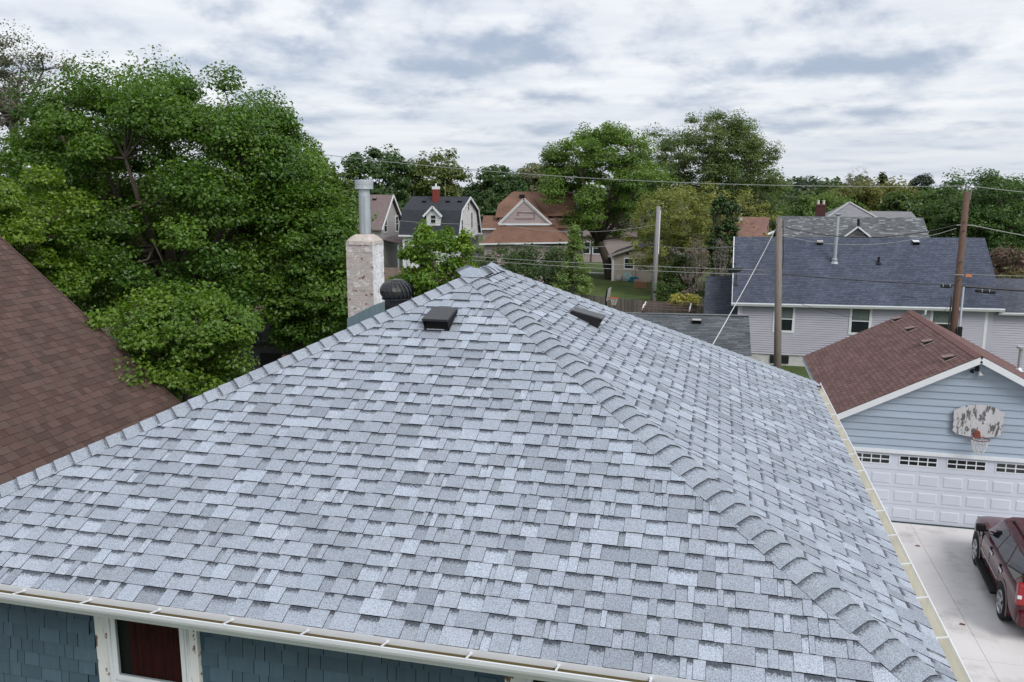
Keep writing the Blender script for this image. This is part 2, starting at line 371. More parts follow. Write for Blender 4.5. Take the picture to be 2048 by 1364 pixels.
def shingles(face, E, wr, tone, rng, tb=(.006, .012), laminated=True, edge=(.018, .019, .021), overhang=.012, tabw=None, jit=.004):
    """all tabs of a roof plane; returns [(faces, centre)] with faces = (points, colour, uv)"""
    out = []; n = int(math.ceil(face.h/E)); u0 = min(q[0] for q in face.poly); u1 = max(q[0] for q in face.poly)
    for i in range(n):
        v0 = i*E-(overhang if i == 0 else 0); u = u0-rng.random()*wr[1]
        if tabw: u = u0-(tabw*.5 if i % 2 else 0)-tabw*.15*(i % 3)
        raised = rng.random() < .5; dv = (rng.random()-.5)*jit*.6
        while u < u1:
            w = tabw if tabw else wr[0]+(wr[1]-wr[0])*rng.random()**1.3
            gap = .006 if tabw else .0012
            raised = not raised
            tbk = tb[1] if (raised or not laminated) else tb[0]
            vt = v0+E*1.07; poly = [(u+gap, v0+dv), (u+w-gap, v0+dv+(rng.random()-.5)*jit*.4), (u+w-gap, vt), (u+gap, vt)]
            u += w
            q = poly
            for k in range(len(face.poly)):
                a, b = face.poly[k], face.poly[(k+1) % len(face.poly)]
                if k == 0: a, b = (a[0], a[1]-overhang-.01), (b[0], b[1]-overhang-.01)
                q = clip(q, a, b)
                if len(q) < 3: break
            if len(q) < 3 or poly_area(q) < 2e-4: continue
            hh = lambda v: .003+tbk*max(0.0, 1-(v-v0)/(E*1.12))
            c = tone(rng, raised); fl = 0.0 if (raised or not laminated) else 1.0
            top = [face.at(a, b, hh(b)) for a, b in q]; bot = [face.at(a, b, -.004) for a, b in q]
            fs = [(top, (*c, fl), [(a, (b-v0)/E) for a, b in q])]
            for k in range(len(q)):
                j = (k+1) % len(q)
                if abs(q[k][1]-vt) < 1e-6 and abs(q[j][1]-vt) < 1e-6: continue
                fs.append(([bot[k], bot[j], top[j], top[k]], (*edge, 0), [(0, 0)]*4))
            out.append((fs, sum(top)/len(top), poly_area(q)))
    return out
def screen_size(c, area, n):
    x, y, z = project(c)
    if z < .5 or not (-10 < x < 2060 and -10 < y < 1375): return 0
    d = unit(CAM-c); f = d@n
    return area*f/z**2 if f > .02 else 0
def lay_shingles(pieces, name, mat, parent, nmax=300):
    """the nmax largest in view are objects of their own, the rest one part"""
    sized = sorted(pieces, key=lambda p: -p[1]); own = [p for p in sized[:nmax] if p[1] > 0]; rest = sized[len(own):]
    for (fs, c), _ in own:
        m = MB()
        for pts, col, uv in fs: m.face(pts, col, uv)
        m.build(name, mat, parent)
    if rest:
        m = MB()
        for (fs, c), _ in rest:
            for pts, col, uv in fs: m.face(pts, col, uv)
        tag(m.build(name+'s', mat, parent), kind='stuff')
def roof_shingles(faces, parent, name, mat, nmax, E, wr, tone, seed, **k):
    rng = random.Random(seed); P = []
    for f in faces:
        for fs, c, a in shingles(f, E, wr, tone, rng, **k): P.append(((fs, c), screen_size(c, a, f.n) if nmax else 0))
    lay_shingles(P, name, mat, parent, nmax)
def siding(name, mat, parent, o, u, length, z0, z1, E=.11, poly=None, proud=.012, nrm=None):
    """lap siding on a wall: real overlapping strips joined in one part; poly clips it in (u,z)"""
    o, u = np.asarray(o, float), unit(u); n = unit(np.cross(u, (0, 0, 1))) if nrm is None else np.asarray(nrm, float); m = MB(); z = z0
    pl = poly or [(0, z0), (length, z0), (length, z1), (0, z1)]
    while z < z1:
        q = [(-1e3, z), (1e3, z), (1e3, min(z+E, z1)), (-1e3, min(z+E, z1))]
        for k in range(len(pl)): q = clip(q, pl[k], pl[(k+1) % len(pl)])
        if len(q) > 2:
            P = [o*V3(1, 1, 0)+u*a+V3(0, 0, b)+n*(proud*(1-(b-z)/E)+.002) for a, b in q]; m.face(P)
            lo = sorted([a for a, b in q if abs(b-min(c[1] for c in q)) < 1e-6])
            if len(lo) >= 2:
                A, Bq = [o*V3(1, 1, 0)+u*a+V3(0, 0, z) for a in (lo[0], lo[-1])]; m.face([A, Bq, Bq+n*(proud+.002), A+n*(proud+.002)])
        z += E
    return tag(m.build(name, mat, parent), kind='stuff')
def window(parent, c, u, w, h, frame='white', pane='glass', fw=.08, sash=True, name='window', depth=.075, grid=None, n=None):
    """a window on a wall: casing ring > panes, rail; c = centre on the wall plane, u along the wall"""
    c, u = np.asarray(c, float), unit(u); n = unit(np.cross(u, (0, 0, 1))) if n is None else n; z = V3(0, 0, 1)
    m = MB()
    for sx in (-1, 1): m.obox(c+u*sx*(w/2+fw/2)+n*depth/2, u*fw/2, n*depth/2, z*(h/2+fw))
    for sz in (-1, 1): m.obox(c+z*sz*(h/2+fw/2)+n*depth/2, u*w/2, n*depth/2*.98, z*fw/2)
    o = m.build(name, frame, parent)
    hs = ((-h/4, h/2), (h/4, h/2)) if sash else ((0, h),)
    for dz, hh in hs:
        part('pane', pane, o, lambda m: m.obox(c+z*dz+n*.056, u*w/2, n*.004, z*hh/2))
    if sash: part('sash_rail', frame, o, lambda m: m.obox(c+n*.064, u*w/2, n*.010, z*.025))
    return o

# ------------------------------------------------------------------ the setting
def sheet(name, mat, x0, x1, y0, y1, z): return tag(MB().face([(x0, y0, z), (x1, y0, z), (x1, y1, z), (x0, y1, z)]).build(name, mat), kind='structure')
sheet('ground', 'grass', -2500, 2500, -600, 4500, 0.0)
rng = random.Random(5)
dr = MB(); dr.box((.9, 2.0, -.10), (12.2, 20.12, .004)); drv = tag(dr.build('driveway', 'deck'), kind='structure')
xs = [.9, 4.22, 8.1, 12.2]; ys = [2.0, 5.6, 9.2, 12.7, 16.1, 20.12]
for i in range(3):
    for j in range(5):
        t = .012*0+rng.random()*.004
        m = MB(); m.box((xs[i]+.004, ys[j]+.004, 0.0), (xs[i+1]-.004, ys[j+1]-.004, .03+t)); m.build('slab', 'concrete', drv)
sheet('alley', material('gravel_alley', (.24, .22, .20), var=.2, scale=2, speck=.2, sscale=14), -60, 60, 29.6, 33.0, .008)

# ------------------------------------------------------------------ main house
G, W, D, RH, RB, RD2, RA = 6.55, 8.69, 9.05, 2.149, 4.187, 4.111, 4.332
A, B, Cc, Dd = V3(0, 0, G), V3(-W, 0, G), V3(0, D, G), V3(-W, D, G)
P1, P2 = V3(-RA, RB, G+RH), V3(-RA, D-RD2, G+RH)
house = thing('hip_roof_house', (-W/2, D/2, 0), 'near two-storey house with light grey shingled hip roof and blue wall shingles', 'house')
ff, fr_, fb, fl_ = Face([B, A, P1]), Face([A, Cc, P2, P1]), Face([Cc, Dd, P2]), Face([Dd, B, P1, P2])
m = MB()
for f in (ff, fr_, fb, fl_): m.face([p-V3(0, 0, .012) for p in f.P])
m.face([p-V3(0, 0, .16) for p in (B, Dd, Cc, A)])
roof = m.build('roof', 'deck', house)
def grey_tone(rng, raised):
    r = rng.random()
    g = .410 if r < .20 else (.350 if r < .66 else (.308 if r < .92 else .272))
    g *= 1.02+.10*(rng.random()-.5); t = (rng.random()-.5)*.02
    return (g*(.90+t), g, g*(1.165-t))
rng = random.Random(11); pcs = []
for f in (ff, fr_, fb, fl_):
    for fs, c, a in shingles(f, .1429, (.038, .225), grey_tone, rng): pcs.append(((fs, c), screen_size(c, a, f.n)))
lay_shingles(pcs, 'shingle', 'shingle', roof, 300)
def hip_caps(lo, hi, f1, f2, name, seed, exp=.160, w=.155, start=-.02):
    """bent cap shingles up a hip or along a ridge; f1 is the face to the left when looking up the hip"""
    rng = random.Random(seed); t = unit(hi-lo); L = np.linalg.norm(hi-lo); bis = unit(f1.n+f2.n)
    s1 = unit(np.cross(f1.n, t)); s2 = unit(np.cross(t, f2.n))
    def sec(lift):
        k = .052
        return [s1*w+f1.n*(.006+lift*.6), s1*(w*.62)+f1.n*(.014+lift), s1*k+f1.n*(.017+lift), s1*.022+bis*(.017+lift), bis*(.019+lift), s2*.022+bis*(.017+lift), s2*k+f2.n*(.017+lift), s2*(w*.62)+f2.n*(.014+lift), s2*w+f2.n*(.006+lift*.6)]
    protos = []
    for q in range(4):
        g = (.325, .345, .36, .335)[q]; c = (g*.90, g, g*1.15)
        a0, b0 = [lo+p for p in sec(.012)], [lo+t*(exp*1.25)+p for p in sec(.002)]; m = MB()
        for k in range(8):
            m.face([a0[k], a0[k+1], b0[k+1], b0[k]], (*c, .9), [(0, .0), (0, .0), (0, 1.18), (0, 1.18)])
            dn = [p-unit(bis)*.016 for p in (a0[k], a0[k+1])]; m.face([dn[0], dn[1], a0[k+1], a0[k]], (.018, .019, .02, 0), [(0, 0)]*4)
        for k, nn in ((0, f1.n), (8, f2.n)):
            m.face([a0[k], b0[k], b0[k]-nn*.016, a0[k]-nn*.016], (.02, .021, .023, 0), [(0, 0)]*4)
        protos.append(m)
    first = []
    n = int((L-start)/exp)+1
    for i in range(n):
        q = rng.randrange(4); d = t*(start+i*exp+(rng.random()-.5)*.010)
        if len(first) <= q or first[q] is None:
            while len(first) <= q: first.append(None)
            first[q] = protos[q].build(name, 'shingle', roof); first[q].location = d
        else: share(first[q], d)
hip_caps(A, P1, ff, fr_, 'hip_cap', 1); hip_caps(B, P1, fl_, ff, 'hip_cap', 2)
hip_caps(Cc, P2, fr_, fb, 'hip_cap', 3); hip_caps(Dd, P2, fb, fl_, 'hip_cap', 4)
hip_caps(P1+V3(0, .03, .016), P2+V3(0, -.08, .016), fl_, fr_, 'ridge_cap', 5, start=0)
def peak(P, sgn):
    m = MB(); top = P+V3(0, 0, .062); ring = []
    fs_ = ff if sgn > 0 else fb
    for d, k in ((V3(-RA, 0, 0)*0+unit(A-P1)*V3(1, sgn, 1), .20), (V3(.75, sgn*.1, -.36), .19), (V3(.35, sgn*.9, -.16), .15), (V3(0, sgn, 0), .13), (V3(-.35, sgn*.9, -.16), .15), (V3(-.75, sgn*.1, -.36), .19), (unit(B-P1)*V3(1, sgn, 1), .20), (V3(0, -sgn*.80, -.41), .16)):
        ring.append(P+unit(d)*k+V3(0, 0, .036))
    for k in range(8):
        j = (k+1) % 8; m.face([ring[k], ring[j], top], (.30, .34, .40, 0), [(0, 0)]*3); m.face([ring[k]-V3(0, 0, .04), ring[j]-V3(0, 0, .04), ring[j], ring[k]], (.02, .02, .022, 0), [(0, 0)]*4)
    m.build('peak_cap', 'shingle', roof)
peak(P1, 1); peak(P2, -1)
# walls
OV = .40
wall = boxpart('wall', 'blue_paint', house, (-W+OV, OV, 0), (-OV, D-OV, G-.155))
blues = lambda r: tuple(np.array((.074, .118, .155))*(.86+.28*r.random()))
rng = random.Random(21); pcs = []
wins = [(-6.36, -5.67, 4.75, 6.32), (-2.82, -2.10, 4.75, 6.32)]
z = 3.2; row = 0
while z < G-.16:
    u = -W+OV-rng.random()*.2
    while u < -OV:
        w = .07+.17*rng.random(); dz = (rng.random()-.5)*.006; x0, x1 = max(u+.002, -W+OV), min(u+w-.003, -OV); u += w
        if x1-x0 < .01 or any(x1 > a-.19 and x0 < b+.12 and z+.12 > c-.1 for a, b, c, d in wins): continue
        t = .012+rng.random()*.004; z0, z1 = z+dz, min(z+.135, G-.156)
        y0, y1 = OV-.004-t, OV-.002; c = (*blues(rng), 1); k = (.012, .02, .028, 1)
        P = [(x0, y0, z0), (x1, y0, z0), (x1, y1-.004, z1), (x0, y1-.004, z1)]; Q = [(x0, OV, z0), (x1, OV, z0), (x1, OV, z1), (x0, OV, z1)]
        fs = [(P, c, [(0, 0)]*4)]+[([Q[i], Q[(i+1) % 4], P[(i+1) % 4], P[i]], k if i != 2 else c, [(0, 0)]*4) for i in range(4)]
        cc = V3((x0+x1)/2, y0, (z0+z1)/2); pcs.append(((fs, cc), screen_size(cc, (x1-x0)*.125, V3(0, -1, 0))))
    z += .125; row += 1
lay_shingles(pcs, 'wall_shingle', 'wall_shingle', wall, 300)
# fascia, drip edge, gutters with hangers
boxpart('fascia', 'white', house, (-W+.01, .006, G-.165), (-.01, .03, G-.018)); boxpart('fascia', 'white', house, (-.03, .035, G-.165), (-.006, D-.01, G-.018))
def gutter(a, b, e, n_name, inner, kx=1.0):
    outer = [(0, -.004), (0, -.112), (.072, -.112), (.085, -.092), (.112, -.055), (.122, -.03), (.124, .0), (.113, .001)]
    inn = [(.111, -.004), (.108, -.05), (.080, -.090), (.068, -.107), (.005, -.107), (.005, -.004)]
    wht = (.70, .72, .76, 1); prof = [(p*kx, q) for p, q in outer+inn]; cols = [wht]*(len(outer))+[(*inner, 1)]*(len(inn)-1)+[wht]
    m = MB(); m.extrude(prof, a, b, e, (0, 0, 1), cols=cols); return m.build(n_name, 'gutter', house)
E1 = V3(0, -1, 0)
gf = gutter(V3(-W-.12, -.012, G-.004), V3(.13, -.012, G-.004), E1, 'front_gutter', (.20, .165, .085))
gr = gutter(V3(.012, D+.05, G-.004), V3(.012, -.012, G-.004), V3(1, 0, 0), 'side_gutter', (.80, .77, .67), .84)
boxpart('drip_edge', 'white', gf, (-W, -.0175, G-.050), (0, -.0125, G+.001)); boxpart('drip_edge', 'white', gr, (.0125, 0, G-.045), (.0175, D, G+.001))
m = MB(); m.bar((0, -.012, G-.030), (0, -.132, G+.0015), .014, .006); m.tube([(0, -.024, G-.026), (0, -.012, G-.030)], .012, 8)
h0 = m.build('gutter_hanger', 'white', gf); hl = np.array(h0.location)
for i in range(15):
    x = -6.207+.614*(i-3)
    if -W < x < 0: share(h0, (x, 0, 0))
bpy.data.objects.remove(h0)
m = MB(); m.bar((.012, 0, G-.022), (.114, 0, G+.0015), .014, .006); m.tube([(.024, 0, G-.020), (.012, 0, G-.022)], .012, 8)
h0 = m.build('gutter_hanger', 'white', gr)
for i in range(15):
    y = .36+.612*i
    if y < D: share(h0, (0, y, 0))
bpy.data.objects.remove(h0)
# windows of the front wall
for wi, (x0, x1, z0, z1) in enumerate(wins):
    m = MB(); m.box((x0-.17, OV-.045, z0-.1), (x0-.045, OV-.003, z1+.06)); cas = m.build('window', 'peel', house)
    part('casing', 'peel', cas, lambda m: m.box((x1+.035, OV-.045, z0-.1), (x1+.11, OV-.003, z1+.06)))
    part('head_casing', 'peel', cas, lambda m: m.box((x0-.045, OV-.043, z1), (x1+.035, OV-.003, z1+.06)))
    for nm, a, b in (('frame', x0-.045, x0), ('frame', x1, x1+.035)):
        part(nm, 'white', cas, lambda m: (m.box((a, OV-.055, z0), (b, OV-.002, z1)), m.box((a+.012, OV-.07, z0), (b-.008, OV-.054, z1))))
    zm = (z0+z1)/2+.07
    for nm, a, b, dd in (('sash', zm, z1-.01, -.034), ('sash', z0, zm-.006, -.014)):
        def sash(m, a=a, b=b, dd=dd):
            m.box((x0+.001, OV+dd-.014, a), (x0+.042, OV+dd+.014, b)); m.box((x1-.042, OV+dd-.014, a), (x1-.001, OV+dd+.014, b))
            m.box((x0+.042, OV+dd-.0138, a), (x1-.042, OV+dd+.0138, a+.045)); m.box((x0+.042, OV+dd-.0138, b-.035), (x1-.042, OV+dd+.0138, b))
        s_ = part('sash', 'white', cas, sash); s_.location.y -= .012
        s2_ = part('pane', 'pane', cas, lambda m: m.box((x0+.042, OV+dd-.016, a+.045), (x1-.042, OV+dd-.012, b-.035)))
        s2_.location.y = -.004
    part('dark_room_backing', 'matt_black', cas, lambda m: m.box((x0+.01, OV-.003, z0+.01), (x1-.01, OV-.0015, z1-.01)))  # flat black sheet standing in for the unlit room behind the glass
    def folds(m):
        n = 60; zz0, zz1 = z0+.02, z1-.02
        pts = [(x0+.13+(x1-x0-.16)*i/n, OV-.0125+.007*math.sin(i*.9)+.004*math.sin(i*2.3+1)) for i in range(n+1)]
        for i in range(n): m.face([(pts[i][0], pts[i][1], zz0), (pts[i+1][0], pts[i+1][1], zz0), (pts[i+1][0], pts[i+1][1], zz1), (pts[i][0], pts[i][1], zz1)])
    part('curtain', 'curtain', cas, folds, smooth=True)
# chimney
ch = MB(); cx0, cx1, cy0, cy1, cz0, cz1 = -7.03, -6.60, 6.55, 6.98, 7.0, 8.86
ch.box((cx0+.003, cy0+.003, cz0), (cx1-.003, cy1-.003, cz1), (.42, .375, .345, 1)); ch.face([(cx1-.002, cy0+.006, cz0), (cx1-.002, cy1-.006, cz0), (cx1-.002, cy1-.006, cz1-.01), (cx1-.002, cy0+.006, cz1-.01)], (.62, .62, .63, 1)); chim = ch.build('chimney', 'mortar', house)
rng = random.Random(8); ncr = 23; hh = (cz1-cz0)/ncr
def brickmesh(w, d, h, seed):
    r = random.Random(seed); m = MB(); j = lambda: (r.random()-.5)*.006
    P = [V3(x*w/2+j(), y*d/2+j(), z*h/2+j()*.6) for z in (-1, 1) for x, y in ((-1, -1), (1, -1), (1, 1), (-1, 1))]
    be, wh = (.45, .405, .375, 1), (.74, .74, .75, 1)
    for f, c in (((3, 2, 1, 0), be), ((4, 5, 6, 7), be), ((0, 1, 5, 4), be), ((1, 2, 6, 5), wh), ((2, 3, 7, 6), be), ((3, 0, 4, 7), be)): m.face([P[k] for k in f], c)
    return m
kinds = {}
def brick(cx, cy, cz, w, d):
    key = (round(w, 3), round(d, 3), rng.randrange(5))
    loc = (cx, cy, cz)-root_loc(house)
    if key not in kinds:
        o = brickmesh(w, d, hh-.005, (int(w*1000)*7+int(d*1000)*3+key[2]) % 1000).build('brick', 'brick', chim, local=True, bevel=.004); o.location = loc; kinds[key] = o
    else: share(kinds[key], loc)
cw = cx1-cx0
for i in range(ncr):
    zc = cz0+(i+.5)*hh; a = .205 if i % 2 else .098
    if zc < 7.35: continue
    for y, s in ((cy0+.05, 1), (cy1-.05, -1)):
        edges = [0, .215, .43] if i % 2 else [0, .108, .322, .43]
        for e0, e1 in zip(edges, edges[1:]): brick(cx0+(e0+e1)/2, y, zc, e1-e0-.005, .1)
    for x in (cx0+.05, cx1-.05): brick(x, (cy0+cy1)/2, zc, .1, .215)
m = MB(); rng = random.Random(3); n = 20
c0 = V3((cx0+cx1)/2, (cy0+cy1)/2, 0); ring = []
for k in range(n):
    a = 2*math.pi*k/n; s = 1/max(abs(math.cos(a)), abs(math.sin(a))); s = min(s, 1.25); ring.append((math.cos(a)*s, math.sin(a)*s))
prof = [(.226, cz1-.045), (.222, cz1+.01), (.17, cz1+.065), (.115, cz1+.10), (.10, cz1+.105)]
for (r0, z0), (r1, z1) in zip(prof, prof[1:]):
    for k in range(n):
        j = (k+1) % n; m.face([(c0[0]+ring[k][0]*r0, c0[1]+ring[k][1]*r0, z0), (c0[0]+ring[j][0]*r0, c0[1]+ring[j][1]*r0, z0), (c0[0]+ring[j][0]*r1, c0[1]+ring[j][1]*r1, z1), (c0[0]+ring[k][0]*r1, c0[1]+ring[k][1]*r1, z1)], (.50, .44, .40, 1))
m.build('chimney_crown', 'mortar', chim, smooth=True)
fx, fy = -6.80, 6.76
fl = MB().lathe((fx, fy, 0), (0, 0, 1), [(.086, cz1+.09), (.086, 9.52), (.089, 9.52), (.089, 9.535), (.084, 9.535), (.082, 9.64), (.0, 9.64)], 28).build('flue_pipe', 'zinc', chim, smooth=False)
part('pipe_seam', 'zinc', fl, lambda m: m.box((fx+.03, fy-.092, cz1+.1), (fx+.042, fy-.080, 9.52)))
part('flue_cap', 'zinc', fl, lambda m: (m.lathe((fx, fy, 0), (0, 0, 1), [(.08, 9.63), (.134, 9.63), (.138, 9.635), (.138, 9.645), (.135, 9.65), (.135, 9.70), (.138, 9.705), (.138, 9.76), (.134, 9.765), (0, 9.77)], 28)))
fp = lambda x: G+(x+W)*RH/(W-RA)
m = MB()
for a, b in (((cx0-.011, cy0-.011), (cx1+.011, cy0-.011)), ((cx1+.011, cy0-.011), (cx1+.011, cy1+.011)), ((cx1+.011, cy1+.011), (cx0-.011, cy1+.011)), ((cx0-.011, cy1+.011), (cx0-.011, cy0-.011))):
    z0a, z0b = fp(a[0]), fp(b[0])
    m.face([(a[0], a[1], z0a-.02), (b[0], b[1], z0b-.02), (b[0], b[1], z0b+.33), (a[0], a[1], z0a+.33)])
for a, b, q, r in (((cx0-.011, cy0-.011), (cx1+.011, cy0-.011), (cx0, cy0), (cx1, cy0)), ((cx1+.011, cy0-.011), (cx1+.011, cy1+.011), (cx1, cy0), (cx1, cy1))):
    m.face([(a[0], a[1], fp(a[0])+.33), (b[0], b[1], fp(b[0])+.33), (r[0], r[1], fp(b[0])+.335), (q[0], q[1], fp(a[0])+.335)])
m.build('chimney_flashing', 'flash', chim)
# turbine vent on the left slope
tx, ty, tz = -5.78, 5.42, 8.30
tv = MB().lathe((tx, ty, 0), (0, 0, 1), [(.20, fp(tx)-.10), (.17, fp(tx)+.02), (.165, tz-.13), (.18, tz-.12), (.18, tz-.105), (.15, tz-.10)], 28).build('turbine_vent', 'black', house, smooth=True)
m = MB(); nb = 22
for k in range(nb):
    a0 = 2*math.pi*k/nb
    prev = None
    for i in range(9):
        t = i/8; ph = math.pi*(.08+.80*t); r = .232*math.sin(ph)**.75; zz = tz+.145*math.cos(ph); a = a0+t*.55
        pa = V3(tx+r*math.cos(a), ty+r*math.sin(a), zz); wv = .62*2*math.pi/nb
        pb = V3(tx+(r*.94)*math.cos(a+wv*1.35), ty+(r*.94)*math.sin(a+wv*1.35), zz)
        if prev: m.face([prev[0], prev[1], pb, pa])
        prev = (pa, pb)
fins = m.build('vane', 'black', tv, smooth=True); tag(fins, kind='stuff')
part('turbine_cap', 'black', tv, lambda m: m.lathe((tx, ty, 0), (0, 0, 1), [(.105, tz+.128), (.10, tz+.142), (.05, tz+.152), (0, tz+.154)], 24), smooth=True)
part('turbine_ring', 'black', tv, lambda m: m.lathe((tx, ty, 0), (0, 0, 1), [(.185, tz-.118), (.205, tz-.11), (.205, tz-.095), (.185, tz-.09)], 28))
# box vents (slant-back) on the front and right slopes
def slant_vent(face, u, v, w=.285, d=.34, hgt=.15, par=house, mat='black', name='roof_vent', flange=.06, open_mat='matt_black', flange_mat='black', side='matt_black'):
    """hood rising from the up-slope end to a louvred mouth at the down-slope end"""
    o = face.at(u, v); U, Vv, N = face.u, face.v, face.n
    q = lambda a, b, h: o+U*a+Vv*b+N*h
    m = MB(); hw = w/2
    lo, hi = [q(-hw*.93, 0, .02), q(hw*.93, 0, .02)], None
    T = [q(-hw, -.015, hgt), q(hw, -.015, hgt), q(hw*.97, d, .055), q(-hw*.97, d, .055)]
    Bt = [q(-hw, 0, .012), q(hw, 0, .012), q(hw, d+.01, .012), q(-hw, d+.01, .012)]
    m.face(T); m.face([T[0]-N*.02, T[1]-N*.02, T[2]-N*.02, T[3]-N*.02][::-1]); m.face([T[1]-N*.02, T[2]-N*.02, T[2], T[1]]); m.face([T[2]-N*.02, T[3]-N*.02, T[3], T[2]]); m.face([T[3]-N*.02, T[0]-N*.02, T[0], T[3]])
    m.face([T[0]+N*-.03+U*.0, T[1]+N*-.03, T[1], T[0]]); m.face([T[0]-N*.03, T[0]-N*.03+Vv*.03, T[1]-N*.03+Vv*.03, T[1]-N*.03])
    r = m.build(name, mat, par, bevel=.006)
    t2 = [p-N*.019 for p in T]
    part('shaded_side_panel', side, r, lambda m: (m.face([Bt[1]-U*.006, Bt[2]-U*.006, t2[2]-U*.006, t2[1]-U*.006]), m.face([Bt[2], Bt[3], t2[3], t2[2]]), m.face([Bt[3]+U*.006, Bt[0]+U*.006, t2[0]+U*.006, t2[3]+U*.006])))  # sides coloured black for the shade on them, whatever the hood colour
    part('louvre', open_mat, r, lambda m: [m.obox(q(0, .02+.004*k, .022+k*(hgt-.05)/5), U*hw*.95, Vv*.008+N*-.004, N*.006+Vv*.003) for k in range(6)]+[m.obox(q(0, .06, hgt*.4), U*hw*.94, Vv*.006, N*hgt*.36)])
    part('vent_flange', flange_mat, r, lambda m: m.obox(q(0, d/2-.02, .011), U*(hw+flange), Vv*(d/2+flange*.6), N*.0025))
    return r
def uv_of(face, P): return ((P-face.o)@face.u, (P-face.o)@face.v)
def on_face(face, x, y):
    d = ray(x, y); return CAM+d*(((face.o-CAM)@face.n)/(d@face.n))
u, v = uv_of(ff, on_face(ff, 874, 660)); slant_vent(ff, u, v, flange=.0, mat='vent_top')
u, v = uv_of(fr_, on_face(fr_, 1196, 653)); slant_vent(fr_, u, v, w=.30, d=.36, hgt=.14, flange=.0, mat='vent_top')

# ------------------------------------------------------------------ neighbour's brown roof on the left
bx, bz, by1, slope = -11.5, 5.43, 8.65, .827
nb = thing('brown_roof_house', (-16, 2, 0), 'neighbouring house with dark brown shingled roof at the left edge', 'house')
bE0, bE1 = V3(bx, -6.0, bz), V3(bx, by1, bz); rx = -17.2
R0, R1 = V3(rx, -6.0, bz+(bx-rx)*slope), V3(rx, by1, bz+(bx-rx)*slope)
L0, L1 = V3(2*rx-bx, -6.0, bz), V3(2*rx-bx, by1, bz)
fR, fL = Face([bE0, bE1, R1, R0]), Face([L1, L0, R0, R1])
m = MB()
for f in (fR, fL): m.face([p-V3(0, 0, .012) for p in f.P])
m.face([L1, R1, bE1][::1]); m.face([bE0, R0, L0]); m.face([bE0, L0, L1, bE1])
nroof = m.build('roof', 'deck', nb)
def brown_tone(rng, raised):
    g = .84+.46*rng.random(); t = rng.random()*.12
    return (.084*g*(1+t), .058*g, .050*g)
roof_shingles([fR, fL], nroof, 'shingle', 'brown_shingle', 300, .142, (.10, .25), brown_tone, 31, tb=(.005, .009))
boxpart('wall', 'siding_grey', nb, (2*rx-bx+.5, -5.7, 0), (bx-.5, by1-.35, bz-.02))
m = MB()
rk = [V3(bx+.02, by1+.0, bz), R1+V3(0, 0, .0), V3(2*rx-bx, by1, bz)]
for a, b in ((rk[0], rk[1]), (rk[1], rk[2])): m.bar(a+V3(0, .012, -.06), b+V3(0, .012, -.06), .02, .14)
m.build('rake_board', material('brown_trim', (.10, .06, .055), rough=.6), nb)
part('gutter', material('red_brown_gutter', (.20, .065, .055), rough=.5), nb, lambda m: m.extrude([(0, -.01), (0, -.12), (.08, -.12), (.125, -.02), (.112, -.018), (.07, -.1), (.01, -.1), (.01, -.01)], V3(bx, -6, bz), V3(bx, by1, bz), V3(1, 0, 0), V3(0, 0, 1)))
part('gutter_hanger', 'white', nb, lambda m: m.bar((bx+.005, 6.35, bz-.03), (bx+.125, 6.35, bz-.012), .02, .006))

# ------------------------------------------------------------------ blue-grey garage with the brown roof
gx0, gx1, gy0, gy1, gez, grz = 1.82, 9.30, 19.90, 28.85, 3.18, 5.13; gxc = (gx0+gx1)/2
ga = thing('garage', (gxc, 24, 0), 'blue-grey board garage with reddish brown gable roof and white door', 'garage')
gL = Face([V3(gx0, gy1, gez), V3(gx0, gy0, gez), V3(gxc, gy0, grz), V3(gxc, gy1, grz)]); gR = Face([V3(gx1, gy0, gez), V3(gx1, gy1, gez), V3(gxc, gy1, grz), V3(gxc, gy0, grz)])
m = MB()
for f in (gL, gR): m.face([p-V3(0, 0, .012) for p in f.P]); m.face([p-V3(0, 0, .10) for p in f.P][::-1])
for y in (gy0, gy1): m.face([V3(gx0, y, gez-.012), V3(gx0, y, gez-.1), V3(gxc, y, grz-.1), V3(gx1, y, gez-.1), V3(gx1, y, gez-.012), V3(gxc, y, grz-.012)])
groof = m.build('roof', 'deck', ga)
def red_tone(rng, raised):
    g = .82+.36*rng.random(); return (.160*g, .094*g, .087*g)
roof_shingles([gL, gR], groof, 'shingle', 'brown_shingle', 300, .14, (.3, .3), red_tone, 41, tb=(.008, .008), laminated=False, tabw=.305, edge=(.05, .028, .026))
m = MB()
for k in range(30):
    y0 = gy0-.01+k*.3; m.obox((gxc-.075, y0+.15, grz-.022), V3(.08, 0, .0417), V3(0, .15, 0), V3(-.0026, 0, .005), (.18, .098, .088, 1)); m.obox((gxc+.075, y0+.15, grz-.022), V3(.08, 0, -.0417), V3(0, .15, 0), V3(.0026, 0, .005), (.18, .098, .088, 1))
m.build('ridge_cap', 'brown_shingle', groof)
wx0, wx1, wy0, wy1 = 2.10, 9.02, 20.20, 28.6
boxpart('wall', 'blue_paint', ga, (wx0, wy0+.03, 0), (wx1, wy1, gez-.02)); 
ga_wall = ga.children[-1]
sl = (grz-gez)/(gxc-gx0); dx0, dx1, dz1 = 2.36, 7.50, 2.12
ztop = lambda x: gez+sl*(min(x, 2*gxc-x)-gx0)-.11
rng = random.Random(6); z = 0.06
gw = MB(); gw.face([(wx0, wy0+.031, gez-.1), (wx1, wy0+.031, gez-.1), (wx1, wy0+.031, ztop(wx1)), (gxc, wy0+.031, ztop(gxc)), (wx0, wy0+.031, ztop(wx0))], (.2, .26, .33, 1)); gable = gw.build('gable', 'garage_board', ga)
